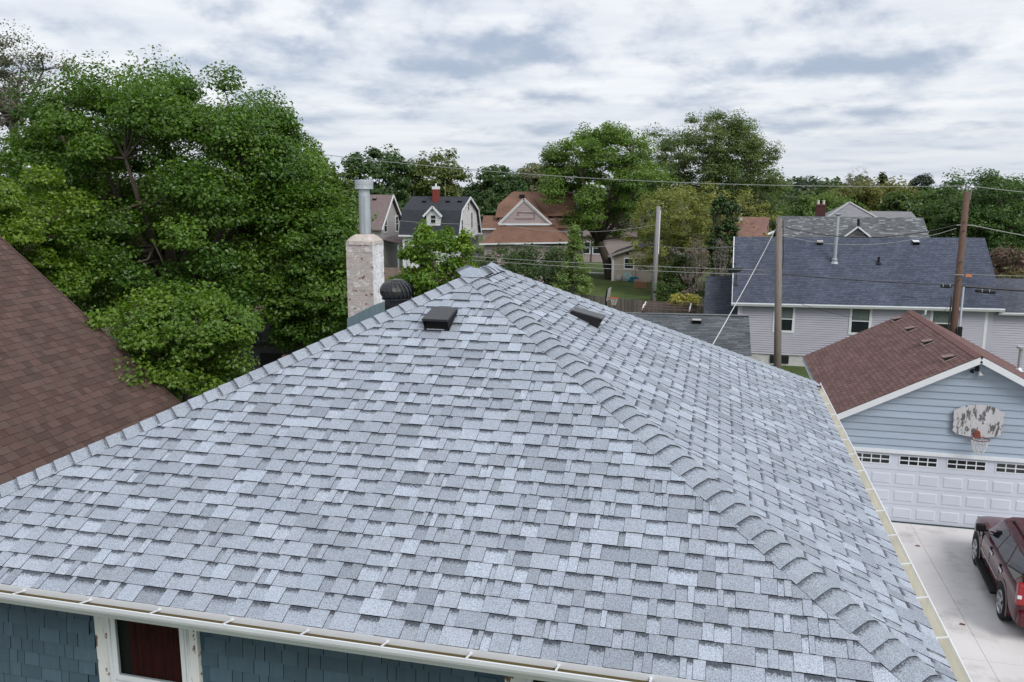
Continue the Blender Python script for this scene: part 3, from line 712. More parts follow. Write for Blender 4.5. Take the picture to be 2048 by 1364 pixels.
while z < ztop(gxc)-.03:
    e = .208
    poly = [(wx0, z), (wx1, z), (wx1, z+e+.012), (wx0, z+e+.012)]
    gp = [(wx0, 0), (wx1, 0), (wx1, ztop(wx1)), (gxc, ztop(gxc)), (wx0, ztop(wx0))]
    segs = [poly]
    if z < dz1-.1: segs = [[(wx0, z), (dx0-.12, z), (dx0-.12, z+e+.012), (wx0, z+e+.012)], [(dx1+.12, z), (wx1, z), (wx1, z+e+.012), (dx1+.12, z+e+.012)]]
    for q in segs:
        for k in range(5): q = clip(q, gp[k], gp[(k+1) % 5])
        if len(q) < 3: continue
        g = .93+.14*rng.random(); c = (.345*g, .408*g, .49*g, 1); y = lambda b: wy0-.012+.030*((b-z)/e)
        f = [(a, y(b), b) for a, b in q]; bk = [(a, wy0+.03, b) for a, b in q]; m = MB(); m.face(f, c)
        for k in range(len(q)): j = (k+1) % len(q); m.face([bk[k], bk[j], f[j], f[k]], (.10, .13, .16, 1))
        m.build('board', 'garage_board', gable)
    z += e
m = MB()
for sx in (-1, 1):
    a = V3(gxc, gy0-.004, grz-.10); b = V3(gxc+sx*(gxc-gx0+.03), gy0-.004, gez-.12); n = V3(0, -1, 0); up = unit(np.cross(unit(b-a), n)); up = up if up[2] > 0 else -up
    m.obox((a+b)/2, (b-a)/2, V3(0, .012, 0), up*.085)
m.build('rake_board', 'white', ga)
part('soffit', 'white', ga, lambda m: [m.face([V3(gxc, gy0+.01, grz-.20), V3(gxc+s*(gxc-gx0), gy0+.01, gez-.20), V3(gxc+s*(gxc-gx0), wy0+.02, gez-.20), V3(gxc, wy0+.02, grz-.20)]) for s in (-1, 1)])
part('gutter', 'zinc', ga, lambda m: m.extrude([(0, -.01), (0, -.11), (-.08, -.11), (-.12, -.015), (-.11, -.013), (-.07, -.1), (-.01, -.1), (-.01, -.01)], V3(gx0+.004, gy0+.05, gez), V3(gx0+.004, gy1, gez), V3(1, 0, 0), V3(0, 0, 1)))
part('door_trim', 'white', ga, lambda m: (m.box((dx0-.12, wy0-.03, 0.03), (dx0, wy0+.028, dz1)), m.box((dx1, wy0-.03, .03), (dx1+.12, wy0+.028, dz1)), m.box((dx0-.12, wy0-.06, dz1), (dx1+.12, wy0+.028, dz1+.10))))
# sectional door: sections, raised panels, glazed top row
gd = boxpart('garage_door', 'door', ga, (dx0, wy0+.045, .035), (dx1, wy0+.06, dz1))
sh = (dz1-.04)/4; pw = (dx1-dx0)/8
pm = None
for r in range(4):
    z0 = .04+r*sh
    sec_ = boxpart('door_section', 'door', gd, (dx0+.005, wy0+.020, z0+.004), (dx1-.005, wy0+.044, z0+sh-.004))
    if r < 3:
        for c in range(8):
            xa = dx0+c*pw+.06; xb = dx0+(c+1)*pw-.06; za, zb = z0+.10, z0+sh-.10
            m = MB(); y0, y1 = wy0+.0195, wy0+.006
            o_, i_ = [(xa, y0, za), (xb, y0, za), (xb, y0, zb), (xa, y0, zb)], [(xa+.03, y1, za+.03), (xb-.03, y1, za+.03), (xb-.03, y1, zb-.03), (xa+.03, y1, zb-.03)]
            m.face(i_)
            for k in range(4): j = (k+1) % 4; m.face([o_[k], o_[j], i_[j], i_[k]])
            m.build('raised_panel', 'door', gd)
for k in range(4):
    xa, xb = 2.52+1.265*k, 3.52+1.265*k; za, zb = 1.775, 2.045
    m = MB(); y = wy0+.008
    for i in range(5):
        x = xa+(xb-xa)*i/4; m.box((x-.014, y, za-.02), (x+.014, y+.0118, zb+.02))
    for z in (za, (za+zb)/2, zb): m.box((xa-.014, y+.001, z-.014), (xb+.014, y+.011, z+.014))
    fw_ = m.build('door_window', 'white', gd)
    for i in range(4):
        for j in range(2):
            x = xa+(xb-xa)*i/4; z = za+(zb-za)*j/2; boxpart('pane', 'glass', gd, (x+.014, y+.0095, z+.014), (x+(xb-xa)/4-.014, y+.0119, z+(zb-za)/2-.014))
part('floodlight', 'matt_black', ga, lambda m: (m.box((5.50, wy0-.06, 4.66), (5.60, wy0+.0, 4.80)), m.lathe((5.44, wy0-.10, 4.72), (-.5, -.6, -.5), [(.03, 0), (.06, .10), (.0, .09)], 12)))
part('lamp', 'white', ga, lambda m: m.lathe((5.60, wy0-.08, 4.68), (.15, -.45, -1), [(.02, 0), (.035, .05), (.075, .14), (.0, .12)], 14), smooth=True)
for yv in (28.3, 26.05, 23.5, 20.95):
    u, v = uv_of(gL, V3(5.02, yv, gez+(5.02-gx0)*sl)); slant_vent(gL, u, v-.16, w=.32, d=.30, hgt=.13, par=groof, mat='brown_vent' if 'brown_vent' in M else M.setdefault('brown_vent', material('brown_vent', (.20, .12, .105), rough=.5)), flange=.05, flange_mat='cream' if 'cream' in M else M.setdefault('cream', material('cream_flange', (.42, .33, .29), rough=.6)))
part('vent_pipe', 'zinc', ga, lambda m: (m.lathe((8.35, 25.6, 0), (0, 0, 1), [(.16, 3.66), (.10, 3.72), (.06, 3.78), (.06, 4.42), (.0, 4.42)], 16), m.lathe((8.35, 25.6, 0), (0, 0, 1), [(.0, 4.50), (.14, 4.50), (.14, 4.42), (.0, 4.40)], 16)))

# basketball backboard on the garage
bb = thing('basketball_hoop', (5.70, wy0, 2.6), 'worn white backboard with rusty rim and net on the blue-grey garage', 'basketball hoop')
def bboard(m):
    q = [(5.07, 2.93), (5.18, 2.84), (5.45, 2.79), (5.95, 2.79), (6.23, 2.84), (6.33, 2.93), (6.35, 3.52), (6.10, 3.66), (5.85, 3.72), (5.56, 3.72), (5.30, 3.66), (5.06, 3.52)]
    f = [(a, wy0-.10, b) for a, b in q]; bk = [(a, wy0-.075, b) for a, b in q]; m.face(f); m.face(bk[::-1])
    for k in range(len(q)): j = (k+1) % len(q); m.face([f[j], f[k], bk[k], bk[j]])
part('backboard', 'board', bb, bboard)
part('bracket', 'rust', bb, lambda m: (m.lathe((5.70, wy0-.10, 2.90), (0, -1, 0), [(.0, .03), (.07, .03), (.09, .0)], 14), m.box((5.62, wy0-.18, 2.78), (5.78, wy0-.10, 2.88))))
ry, rz_ = wy0-.36, 2.80
part('rim', 'rust', bb, lambda m: m.tube([(5.72+.23*math.cos(a), ry+.23*math.sin(a), rz_) for a in np.linspace(0, 2*math.pi, 25)], .012, 6, cap=False))
part('mount', 'matt_black', bb, lambda m: [m.box((x-.03, wy0-.075, 3.0), (x+.03, wy0+.005, 3.5)) for x in (5.4, 6.0)])
def net(m, cx=5.72, cy=ry, zt=rz_, R=.225, h=.42, n=12):
    for k in range(n):
        for s in (-1, 1):
            pts = []
            for i in range(6):
                t = i/5; a = 2*math.pi*k/n+s*t*1.05; r = R*(1-.52*t); pts.append((cx+r*math.cos(a), cy+r*math.sin(a), zt-.01-h*t))
            m.tube(pts, .006, 4, cap=False)
part('net', 'net', bb, net)

# ------------------------------------------------------------------ low grey garage roof beyond our house
g2 = thing('grey_roof_garage', (-3.4, 36, 0), 'low garage with weathered grey shingle roof beyond the near house', 'garage')
a0, a1_ = V3(-7.2, 32.9, 2.22), V3(.04, 32.9, 2.30); c0, c1 = V3(-7.2, 36.0, 3.50), V3(-.04, 36.0, 3.63); d0, d1 = V3(-7.2, 39.1, 2.22), V3(.04, 39.1, 2.30)
f1, f2 = Face([a0, a1_, c1, c0]), Face([d1, d0, c0, c1]); m = MB()
for f in (f1, f2): m.face([p-V3(0, 0, .012) for p in f.P])
m.face([a1_, d1, c1]); m.face([d0, a0, c0]); m.face([a0, d0, d1, a1_]); r2 = m.build('roof', 'deck', g2)
def g2tone(rng, raised):
    g = (.75+.6*rng.random()); return (.105*g, .118*g, .128*g)
roof_shingles([f1, f2], r2, 'shingle', 'far_shingle', 300, .14, (.3, .3), g2tone, 51, tb=(.012, .012), laminated=False, tabw=.5, edge=(.03, .03, .032))
boxpart('wall', 'siding_grey', g2, (-6.9, 33.2, 0), (-.25, 38.8, 2.25))
part('ridge_cap', material('ridge_grey', (.17, .175, .18), var=.2), r2, lambda m: m.bar(c0+V3(0, 0, .02), c1+V3(0, 0, .02), .28, .02))
u, v = uv_of(f1, on_face(f1, 1393, 648)); slant_vent(f1, u, v, w=.42, d=.40, hgt=.22, par=r2, mat=M.setdefault('pale_vent', material('pale_vent', (.42, .40, .38), rough=.5)), flange=.0)

# ------------------------------------------------------------------ pale lavender house with the blue-grey roof
fh = thing('lavender_house', (6, 46, 0), 'pale lavender sided house with long blue-grey shingle roof behind the garage', 'house')
FY = 42.4; ex0, ex1 = -.72, 12.72; ez = 3.42; ryy, rzz = 46.6, 6.75
e0, e1, q0, q1 = V3(ex0, FY-.35, ez), V3(ex1, FY-.35, ez+.18), V3(ex0, ryy, rzz), V3(ex1, ryy, rzz+.2); b0, b1 = V3(ex0, 2*ryy-FY+.35, ez), V3(ex1, 2*ryy-FY+.35, ez+.18)
f1, f2 = Face([e0, e1, q1, q0]), Face([b1, b0, q0, q1]); m = MB()
for f in (f1, f2): m.face([p-V3(0, 0, .015) for p in f.P])
m.face([e1, b1, q1]); m.face([b0, e0, q0]); m.face([e0, b0, b1, e1]); froof = m.build('roof', 'deck', fh)
def blue_tone(rng, raised):
    g = .82+.36*rng.random(); return (.079*g, .091*g, .126*g)
roof_shingles([f1, f2], froof, 'shingle', 'stain_shingle', 300, .14, (.3, .3), blue_tone, 61, tb=(.010, .010), laminated=False, tabw=.305, edge=(.025, .028, .038))
boxpart('wall', 'siding', fh, (-.30, FY, .62), (12.35, 2*ryy-FY, ez+.1)); siding('siding', 'siding', fh, V3(-.30, FY, 0), (1, 0, 0), 12.27, .62, ez+.02, E=.125, proud=.045)
boxpart('corner_board', 'white', fh, (-.40, FY-.03, .6), (-.16, FY+.1, ez)); boxpart('corner_board', 'white', fh, (11.96, FY-.035, .6), (12.10, FY+.05, ez+.1))
boxpart('foundation', 'stone', fh, (-.25, FY+.03, 0), (12.3, FY+.4, .62))
rng = random.Random(4)
for j in range(3):
    x = -.25-(.2 if j % 2 else 0)
    while x < 2.0:
        w = .32+.14*rng.random()
        if x > -.25 and not (1.28 < x+w and x < 2.3): boxpart('stone_block', 'stone', fh, (x+.01, FY+.0+rng.random()*.015, .02+j*.2), (x+w-.01, FY+.05, .205+j*.2))
        x += w
m = MB(); m.extrude([(0, .02), (0, -.14), (.09, -.14), (.14, -.02), (.13, .02)], e0+V3(-.06, 0, 0), e1+V3(0, 0, 0), V3(0, -1, 0), V3(0, 0, 1)); m.build('gutter', 'white', fh)
part('rake_trim', 'white', fh, lambda m: m.bar(e0+V3(-.01, .1, -.03), q0+V3(-.01, 0, -.03), .05, .16))
for x, wv in ((2.05, .88), (5.95, .86), (9.92, .86)):
    zt = 3.30+.012*x; w_ = window(fh, V3(x, FY, zt-.72), (1, 0, 0), wv, 1.26, fw=.13, depth=.06)
    part('curtain', 'sheer', w_, lambda m: m.box((x-wv/2+.03, FY-.0625, zt-.70), (x+wv/2-.03, FY-.0605, zt-.11)))
for x in (1.45, 2.02): boxpart('basement_window', 'glass', fh, (x, FY-.02, .12), (x+.42, FY+.028, .55))
part('downspout', 'white', fh, lambda m: m.tube([(9.02, FY-.42, 3.42), (9.02, FY-.40, 3.2), (8.75, FY-.12, 2.95), (8.72, FY-.08, 0.2)], .05, 8))
for px_, mt in ((1640, 'pale_vent'), (1832, 'white')):
    u, v = uv_of(f1, on_face(f1, px_, 490)); slant_vent(f1, u, v, w=.34, d=.36, hgt=.24, par=froof, mat=mt, flange=0)
P = on_face(f1, 1669, 524); T = atY(1669, 428, P[1])
part('flue_pipe', 'zinc', froof, lambda m: (m.lathe(P*V3(1, 1, 0), (0, 0, 1), [(.22, P[2]-.1), (.20, P[2]+.0), (.14, P[2]+.03), (.17, P[2]+.16), (.10, P[2]+.2), (.10, T[2]-.1), (.0, T[2]-.1)], 14), m.lathe(P*V3(1, 1, 0), (0, 0, 1), [(.07, T[2]-.1), (.15, T[2]-.06), (.20, T[2]), (.0, T[2]+.03)], 14)))
P = on_face(f1, 1757, 526)
part('plumbing_vent', 'matt_black', froof, lambda m: m.lathe(P*V3(1, 1, 0), (0, 0, 1), [(.2, P[2]-.06), (.10, P[2]+.02), (.065, P[2]+.03), (.065, P[2]+.34), (0, P[2]+.34)], 12))
# right extension
ke0, ke1, kq0, kq1 = V3(12.5, FY-.2, 3.40), V3(24, FY-.2, 3.55), V3(12.5, 46.2, 4.72), V3(24, 46.2, 4.9)
fk = Face([ke0, ke1, kq1, kq0]); m = MB(); m.face([p-V3(0, 0, .015) for p in fk.P]); m.face([ke0-V3(0, 0, .05), V3(12.5, 46.2, 3.35), V3(24, 46.2, 3.5), ke1-V3(0, 0, .05)]); kr = m.build('extension_roof', 'deck', fh)
roof_shingles([fk], kr, 'shingle', 'stain_shingle', 0, .14, (.3, .3), lambda r, q: tuple(np.array((.105, .114, .145))*(.85+.3*r.random())), 62, tb=(.010, .010), laminated=False, tabw=.305, edge=(.03, .032, .04))
boxpart('extension_wall', 'siding', fh, (12.15, FY+.1, 0), (24, 46, 3.4)); siding('siding', 'siding', fh, V3(12.15, FY+.1, 0), (1, 0, 0), 11.8, .2, 3.4, E=.125, proud=.045)
m = MB(); m.extrude([(0, .0), (0, -.12), (.09, -.12), (.13, -.02), (.12, .0)], ke0, ke1, V3(0, -1, 0), V3(0, 0, 1)); m.build('gutter', 'white', fh)
# left wing, lower
we0, we1, wq0, wq1 = V3(-2.25, 42.9, 2.15), V3(-.31, 42.9, 2.15), V3(-2.25, 46.1, 4.45), V3(-.31, 46.1, 4.45)
fw2 = Face([we0, we1, wq1, wq0]); m = MB(); m.face([p-V3(0, 0, .015) for p in fw2.P]); m.face([V3(-2.25, 42.9, 2.13), V3(-2.25, 49, 2.13), wq0]); m.face([wq0, wq1, V3(-.31, 49, 2.13), V3(-2.25, 49, 2.13)]); wr_ = m.build('wing_roof', 'deck', fh)
roof_shingles([fw2], wr_, 'shingle', 'stain_shingle', 0, .14, (.3, .3), lambda r, q: tuple(np.array((.064, .071, .09))*(.85+.3*r.random())), 63, tb=(.010, .010), laminated=False, tabw=.305, edge=(.02, .022, .03))
boxpart('wing_wall', 'siding', fh, (-2.1, 43.2, 0), (-.31, 48.8, 2.14))
# satellite dish
P = on_face(f1, 1472, 569); dc = atY(1472, 543, P[1]-.25)
sdh = thing('satellite_dish', tuple(P), 'dark grey satellite dish on the left end of the blue-grey roof', 'satellite dish')
part('mast', 'dkgrey', sdh, lambda m: (m.tube([P, P+V3(0, -.05, .45), dc+V3(0, .1, -.1)], .035, 8), m.box(P-V3(.12, .12, .03), P+V3(.12, .12, .05))))
part('reflector', 'dish', sdh, lambda m: m.lathe(dc, unit(V3(-.15, .35, .75)), [(0, 0), (.18, .015), (.32, .05), (.44, .10), (.45, .095), (.32, .03), (0, -.02)], 24), smooth=True)
part('feed_arm', 'dkgrey', sdh, lambda m: (m.tube([dc+V3(0, -.2, -.25), dc+V3(-.08, .2, .38)], .02, 6), m.box(dc+V3(-.15, .15, .36), dc+V3(-.02, .26, .46))))

# ------------------------------------------------------------------ houses behind the lavender house
def gable_x(par, x0, x1, y0, y1, ez, rz, mat, wall, name='roof', tab=None, base=0.0, ov=.3, tone=None, E=.14, seed=1):
    """a block with its ridge along X"""
    ym = (y0+y1)/2; e0, e1, q0, q1 = V3(x0, y0, ez), V3(x1, y0, ez), V3(x0, ym, rz), V3(x1, ym, rz); b0, b1 = V3(x0, y1, ez), V3(x1, y1, ez)
    fA, fB = Face([e0, e1, q1, q0]), Face([b1, b0, q0, q1]); m = MB(); t = V3(0, 0, .12)
    for f in (fA, fB): m.face(f.P)
    m.face([e1, e1-t, q1-t, b1-t, b1, q1]); m.face([b0, b0-t, q0-t, e0-t, e0, q0]); m.face([e0, e0-t, e1-t, e1])
    r = m.build(name, mat, par)
    if wall: 
        m = MB(); X0, X1, Y0, Y1 = x0+ov, x1-ov, y0+ov, y1-ov; m.box((X0, Y0, base), (X1, Y1, ez)); zz = ez+(rz-ez)*(1-.0)-.14
        for X in (X0, X1): m.face([(X, Y0, ez-.001), (X, Y1, ez-.001), (X, ym, zz)])
        m.build('wall', wall, par)
    return r, fA, fB
hh_ = thing('mottled_roof_house', (8, 62, 0), 'house with mottled grey shingle roof and small gable dormer behind the lavender house', 'house')
hr, hA, hB = gable_x(hh_, 2.6, 12.75, 57.2, 66.4, 5.15, 7.5, 'deck', 'siding')
def mott(rng, raised): g = .27 if rng.random() < .16 else .13*(.8+.5*rng.random()); return (g*.95, g, g*1.04)
def lift(f, d): return Face([p+V3(0, 0, d) for p in f.P])
roof_shingles([lift(hA, .02)], hr, 'shingle', 'far_shingle', 0, .145, (.15, .5), mott, 71, tb=(.01, .016))
ga_, gb_ = atY(1687, 474, 57.6), atY(1743, 474, 57.6); ap = atY(1716, 453, 57.6)
def dorm(m):
    bk = V3(0, 4.0, 0)
    for a, b in ((ga_-V3(.25, 0, .22), ap), (gb_+V3(.25, 0, -.22), ap)): m.face([a, b, b+bk, a+bk]); m.face([a-V3(0, 0, .12), b-V3(0, 0, .12), b+bk-V3(0, 0, .12), a+bk-V3(0, 0, .12)])
dr_ = part('dormer_roof', material('dormer_grey', (.13, .135, .14), var=.3, scale=3), hh_, dorm)
part('dormer_trim', 'white', hh_, lambda m: (m.bar(ga_-V3(.25, .03, .24), ap-V3(0, .03, .02), .05, .10), m.bar(gb_+V3(.25, -.03, -.24), ap-V3(0, .03, .02), .05, .10)))
part('dormer_wall', 'siding_grey', hh_, lambda m: (m.face([ga_+V3(-.2, .25, -.4), gb_+V3(.2, .25, -.4), ap+V3(0, .25, -.15)]), m.face([ga_+V3(-.2, .26, -.4), ga_+V3(-.2, 3, -.4), gb_+V3(.2, 3, -.4), gb_+V3(.2, .26, -.4)])))
part('dormer_brace', 'dkgrey', hh_, lambda m: m.bar((ga_+ap)/2+V3(.05, .02, -.12), (gb_+ap)/2+V3(-.05, .02, -.12), .08, .10))
part('plumbing_vent', 'matt_black', hr, lambda m: m.tube([atY(1717, 452, 58.6), atY(1717, 438, 58.6)], .09, 8))
c_ = atY(1640, 434, 62.2); ct = atY(1640, 411, 62.2)
hc = MB().box((c_[0]-.33, 61.9, 6.6), (c_[0]+.33, 62.5, ct[2]), (.075, .03, .03, 1)).build('chimney', 'brickwall', hh_)
part('chimney_cap', 'brickwall', hc, lambda m: m.box((c_[0]-.37, 61.86, ct[2]), (c_[0]+.37, 62.54, ct[2]+.1), (.12, .05, .045, 1)))
for dx in (-.19, .19): part('flue_pot', material('cream_pot', (.55, .52, .45)), hc, lambda m: m.lathe((c_[0]+dx, 62.2, ct[2]+.09), (0, 0, 1), [(.10, 0), (.09, .3), (.06, .3), (.06, .1)], 10))
hi = thing('hip_roof_far_house', (11, 82, 0), 'far house with light grey hip roof rising behind the mottled roof', 'house')
ap = V3(10.7, 84, 8.2); cs = [V3(6.9, 79, 5.9), V3(14.3, 79, 5.9), V3(14.3, 89, 5.9), V3(6.9, 89, 5.9)]
lg = material('light_grey_roof', (.21, .21, .225), var=.14, scale=2, speck=.15, sscale=12)
part('roof', lg, hi, lambda m: [m.face([cs[k], cs[(k+1) % 4], ap]) for k in range(4)])
part('hip_cap', material('pale_hip', (.34, .34, .35)), hi, lambda m: [m.bar(cs[k]+V3(0, 0, .04), ap+V3(0, 0, .04), .3, .05) for k in (0, 1)])
boxpart('wall', 'siding', hi, (7.3, 79.4, 0), (13.9, 88.6, 5.92))
part('side_roof', lg, hi, lambda m: (m.face([(13.5, 84, 5.4), (18.2, 84, 5.4), (17.0, 87, 7.3), (13.0, 87, 7.3)]), m.face([(18.2, 84, 5.4), (18.2, 90, 5.4), (17, 87, 7.3)]), m.face([(18.2, 90, 5.4), (13, 90, 5.4), (13, 87, 7.3), (17, 87, 7.3)])))
boxpart('side_wall', 'siding', hi, (13.6, 84.3, 0), (17.9, 89.7, 5.42))
rr = thing('red_roof_far_house', (.5, 73, 0), 'far house with faded red roof beside the mottled roof', 'house')
gable_x(rr, -1.2, 2.6, 69, 77, 4.2, 7.05, material('faded_red_roof', (.21, .12, .10), var=.2, scale=2, speck=.2, sscale=10), 'siding_beige')
part('roof_vent', 'white', rr, lambda m: m.box((0.05, 72.2, 6.75), (.35, 72.5, 6.98)))

# ------------------------------------------------------------------ far houses on the left
def win_far(par, c, w, h, n, fw=.12): return window(par, c, np.cross((0, 0, 1), n), w, h, fw=fw, n=np.asarray(n, float), depth=.05)
# A: mauve roof
hA_ = thing('mauve_roof_house', (-36, 80, 0), 'far grey house with mauve-grey gable roof right behind the metal flue', 'house')
mr_ = material('mauve_roof', (.175, .135, .135), var=.15, scale=1.5, speck=.2, sscale=14)
xr = atY(787, 389, 83.0)[0]
r_, a_, b_ = gable_x(hA_, xr-9.5, xr, 79.5, 86.5, 5.0, 8.65, mr_, None)
m = MB(); m.box((xr-9.2, 79.9, 0), (xr-.35, 86.1, 5.0)); m.build('wall', 'siding_grey', hA_)
siding('gable_siding', 'siding_grey', hA_, V3(xr-.35, 79.8, 0), (0, 1, 0), 6.4, 0.5, 8.3, E=.2, poly=[(0, .5), (6.4, .5), (6.4, 5.0), (3.2, 8.3), (0, 5.0)], nrm=V3(1, 0, 0), proud=.02)
part('rake_trim', 'white', hA_, lambda m: (m.bar((xr+.02, 79.5, 4.93), (xr+.02, 83, 8.58), .06, .22), m.bar((xr+.02, 86.5, 4.93), (xr+.02, 83, 8.58), .06, .22)))
win_far(hA_, V3(xr-.33, 81.2, 5.35), .7, 1.3, (1, 0, 0)); win_far(hA_, V3(xr-.33, 84.6, 5.4), .6, 1.6, (1, 0, 0))
for px_ in (710, 749): u, v = uv_of(a_, on_face(a_, px_, 400)); slant_vent(a_, u, v, w=.4, d=.4, hgt=.25, par=r_, mat=M['brown_vent'], flange=0)
part('porch_roof', mr_, hA_, lambda m: (m.face([(xr-.3, 80.2, 3.9), (xr+1.6, 80.2, 3.5), (xr+1.6, 85, 3.5), (xr-.3, 85, 4.2)]), m.face([(xr-.3, 80.2, 3.88), (xr-.3, 85, 4.1), (xr+1.6, 85, 3.4), (xr+1.6, 80.2, 3.4)])))
for y in (80.4, 82.5, 84.8): part('porch_post', 'white', hA_, lambda m: m.box((xr+1.4, y-.08, 0), (xr+1.55, y+.08, 3.45)))
# B: gambrel
hB_ = thing('gambrel_house', (-29, 81, 0), 'far white house with black gambrel roof, gable dormer and red brick chimney', 'house')
blk = material('charcoal_roof', (.036, .039, .048), var=.15, scale=2, speck=.3, sscale=12, rough=.85)
YB = 77.0; P = atY(918, 472, YB); xr = P[0]; ez = P[2]; xl = atY(797, 474, YB)[0]; wB = 8.4
brk = ez+2.55; rdg = ez+3.9; ys = [YB, YB+1.15, YB+wB/2, YB+wB-1.15, YB+wB]; zs = [ez, brk, rdg, brk, ez]
m = MB()
for k in range(4): m.face([(xl, ys[k], zs[k]), (xr, ys[k], zs[k]), (xr, ys[k+1], zs[k+1]), (xl, ys[k+1], zs[k+1])]); m.face([(xl, ys[k], zs[k]-.15), (xl, ys[k+1], zs[k+1]-.15), (xr, ys[k+1], zs[k+1]-.15), (xr, ys[k], zs[k]-.15)])
br = m.build('roof', blk, hB_)
m = MB(); m.box((xl+.3, YB+.35, 0), (xr-.3, YB+wB-.35, ez)); m.face([(xl+.3, ys[k], zs[k]-.05) for k in range(5)]); m.build('wall', 'siding_white', hB_)
siding('gable_siding', 'siding_white', hB_, V3(xr-.3, YB, 0), (0, 1, 0), wB, .4, rdg, E=.2, poly=[(.35, .4), (wB-.35, .4), (wB-.35, ez)]+[(ys[k]-YB, zs[k]-.08) for k in (3, 2, 1)]+[(.35, ez)], nrm=V3(1, 0, 0), proud=.02)
part('rake_trim', 'white', hB_, lambda m: [m.bar((xr+.02, ys[k], zs[k]-.1), (xr+.02, ys[k+1], zs[k+1]-.1), .06, .22) for k in range(4)])
part('eave_trim', 'white', hB_, lambda m: (m.box((xl, YB-.06, ez-.16), (xr, YB-.01, ez+.0)), m.box((xr-.3, YB+.3, ez-.3), (xr+.35, YB+wB, ez-.12))))
for y, z, w, h in ((YB+4.2, brk+.35, .35, .7), (YB+1.9, ez+1.0, .4, 1.1), (YB+5.4, ez+1.4, .45, 1.6), (YB+2.2, 2.6, .5, 1.2), (YB+5.2, 2.6, .6, 1.3)): win_far(hB_, V3(xr-.28, y, z), w, h, (1, 0, 0), .06)
dcx = atY(869, 440, YB+.8)[0]; dzb, dzt = ez+1.35, ez+2.5
part('dormer_wall', 'siding_white', hB_, lambda m: (m.box((dcx-.75, YB+.45, ez+.9), (dcx+.75, YB+2.2, dzt-.35)), m.face([(dcx-.75, YB+.45, dzt-.35), (dcx+.75, YB+.45, dzt-.35), (dcx, YB+.45, dzt+.35)])))
part('dormer_roof', blk, hB_, lambda m: [m.face([(dcx+s*1.0, YB+.2, dzt-.55), (dcx, YB+.2, dzt+.45), (dcx, YB+3.4, dzt+.45), (dcx+s*1.0, YB+3.2, dzt-.55)]) for s in (-1, 1)])
part('dormer_trim', 'white', hB_, lambda m: [m.bar((dcx+s*1.02, YB+.17, dzt-.6), (dcx, YB+.17, dzt+.42), .05, .2) for s in (-1, 1)])
win_far(hB_, V3(dcx, YB+.45, dzt-.85), .5, .75, (0, -1, 0), .08)
cxx = atY(871, 400, YB+3)[0]
bc = MB().box((cxx-.3, YB+2.9, brk), (cxx+.3, YB+3.5, rdg+.75), (.21, .045, .035, 1)).build('chimney', 'brickwall', hB_)
part('chimney_cap', 'white', bc, lambda m: (m.box((cxx-.34, YB+2.86, rdg+.75), (cxx+.34, YB+3.54, rdg+1.05)), m.lathe((cxx, YB+3.2, rdg+1.05), (0, 0, 1), [(.09, 0), (.09, .3), (0, .3)], 8)))
part('antenna', 'wire', hB_, lambda m: m.tube([(cxx+.75, YB+4, rdg), (cxx+.75, YB+4, rdg+1.7)], .025, 5))
gB = Face([V3(xl, ys[1], brk), V3(xr, ys[1], brk), V3(xr, ys[2], rdg), V3(xl, ys[2], rdg)])
for px_ in (848, 895, 919): u, v = uv_of(gB, on_face(gB, px_, 405)); slant_vent(gB, u, v, w=.4, d=.4, hgt=.22, par=br, flange=0)
# C: orange-brown roofs
hC = thing('orange_roof_house', (-20, 82, 0), 'far dusty pink house with orange-brown roofs and white-trimmed front gable', 'house')
orm = material('orange_brown_roof', (.175, .098, .070), var=.22, scale=.9, speck=.2, sscale=9, rough=.9)
YC = 76.5; q = lambda x, y, dy: atY(x, y, YC+dy)
el, er, tl, tr = q(959, 487, 0), q(1139, 484, 0), q(999, 451, 2.3), q(1101, 451, 2.3)
part('front_roof', orm, hC, lambda m: (m.face([el, er, tr, tl]), m.face([el, tl, tl+V3(-.2, 5, 0), el+V3(-.2, 5, 0)]), m.face([er, er+V3(.2, 5, 0), tr+V3(.2, 5, 0), tr]), m.face([el-V3(0, 0, .1), el+V3(-.2, 5, -.1), er+V3(.2, 5, -.1), er-V3(0, 0, .1)])))
part('front_gutter', 'white', hC, lambda m: m.bar(el+V3(0, -.08, -.06), er+V3(0, -.08, -.06), .14, .14))
part('front_wall', 'siding_pink', hC, lambda m: m.box((el[0]+.4, YC+.4, 0), (er[0]-.4, YC+5, el[2]-.05)))
siding('siding', 'siding_pink', hC, V3(el[0]+.4, YC+.4, 0), (1, 0, 0), er[0]-el[0]-.8, .3, el[2]-.1, E=.2, proud=.02)
gl_, gr_, gap = q(1001, 449, 2.25), q(1099, 449, 2.25), q(1048, 402, 2.25)
part('gable_wall', 'siding_pink', hC, lambda m: m.face([gl_, gr_, gap]))
siding('gable_siding', 'siding_pink', hC, V3(gl_[0], gl_[1]-.01, 0), (1, 0, 0), 5, gl_[2], gap[2], E=.16, poly=[(0, gl_[2]), (gr_[0]-gl_[0], gr_[2]), (gap[0]-gl_[0], gap[2])], proud=.02)
part('gable_trim', 'white', hC, lambda m: (m.bar(gl_+V3(-.2, -.08, 0), gap+V3(0, -.08, .18), .08, .24), m.bar(gr_+V3(.2, -.08, 0), gap+V3(0, -.08, .18), .08, .24), m.bar(gl_+V3(-.2, -.1, .02), gr_+V3(.2, -.1, .02), .08, .18)))
part('gable_frame', material('pink_line', (.26, .17, .16)), hC, lambda m: [m.bar(q(a, b, 2.18), q(c, d, 2.18), .03, .06) for a, b, c, d in ((1030, 437, 1069, 437), (1069, 437, 1069, 424), (1035, 424, 1069, 426), (1036, 424, 1036, 431))])
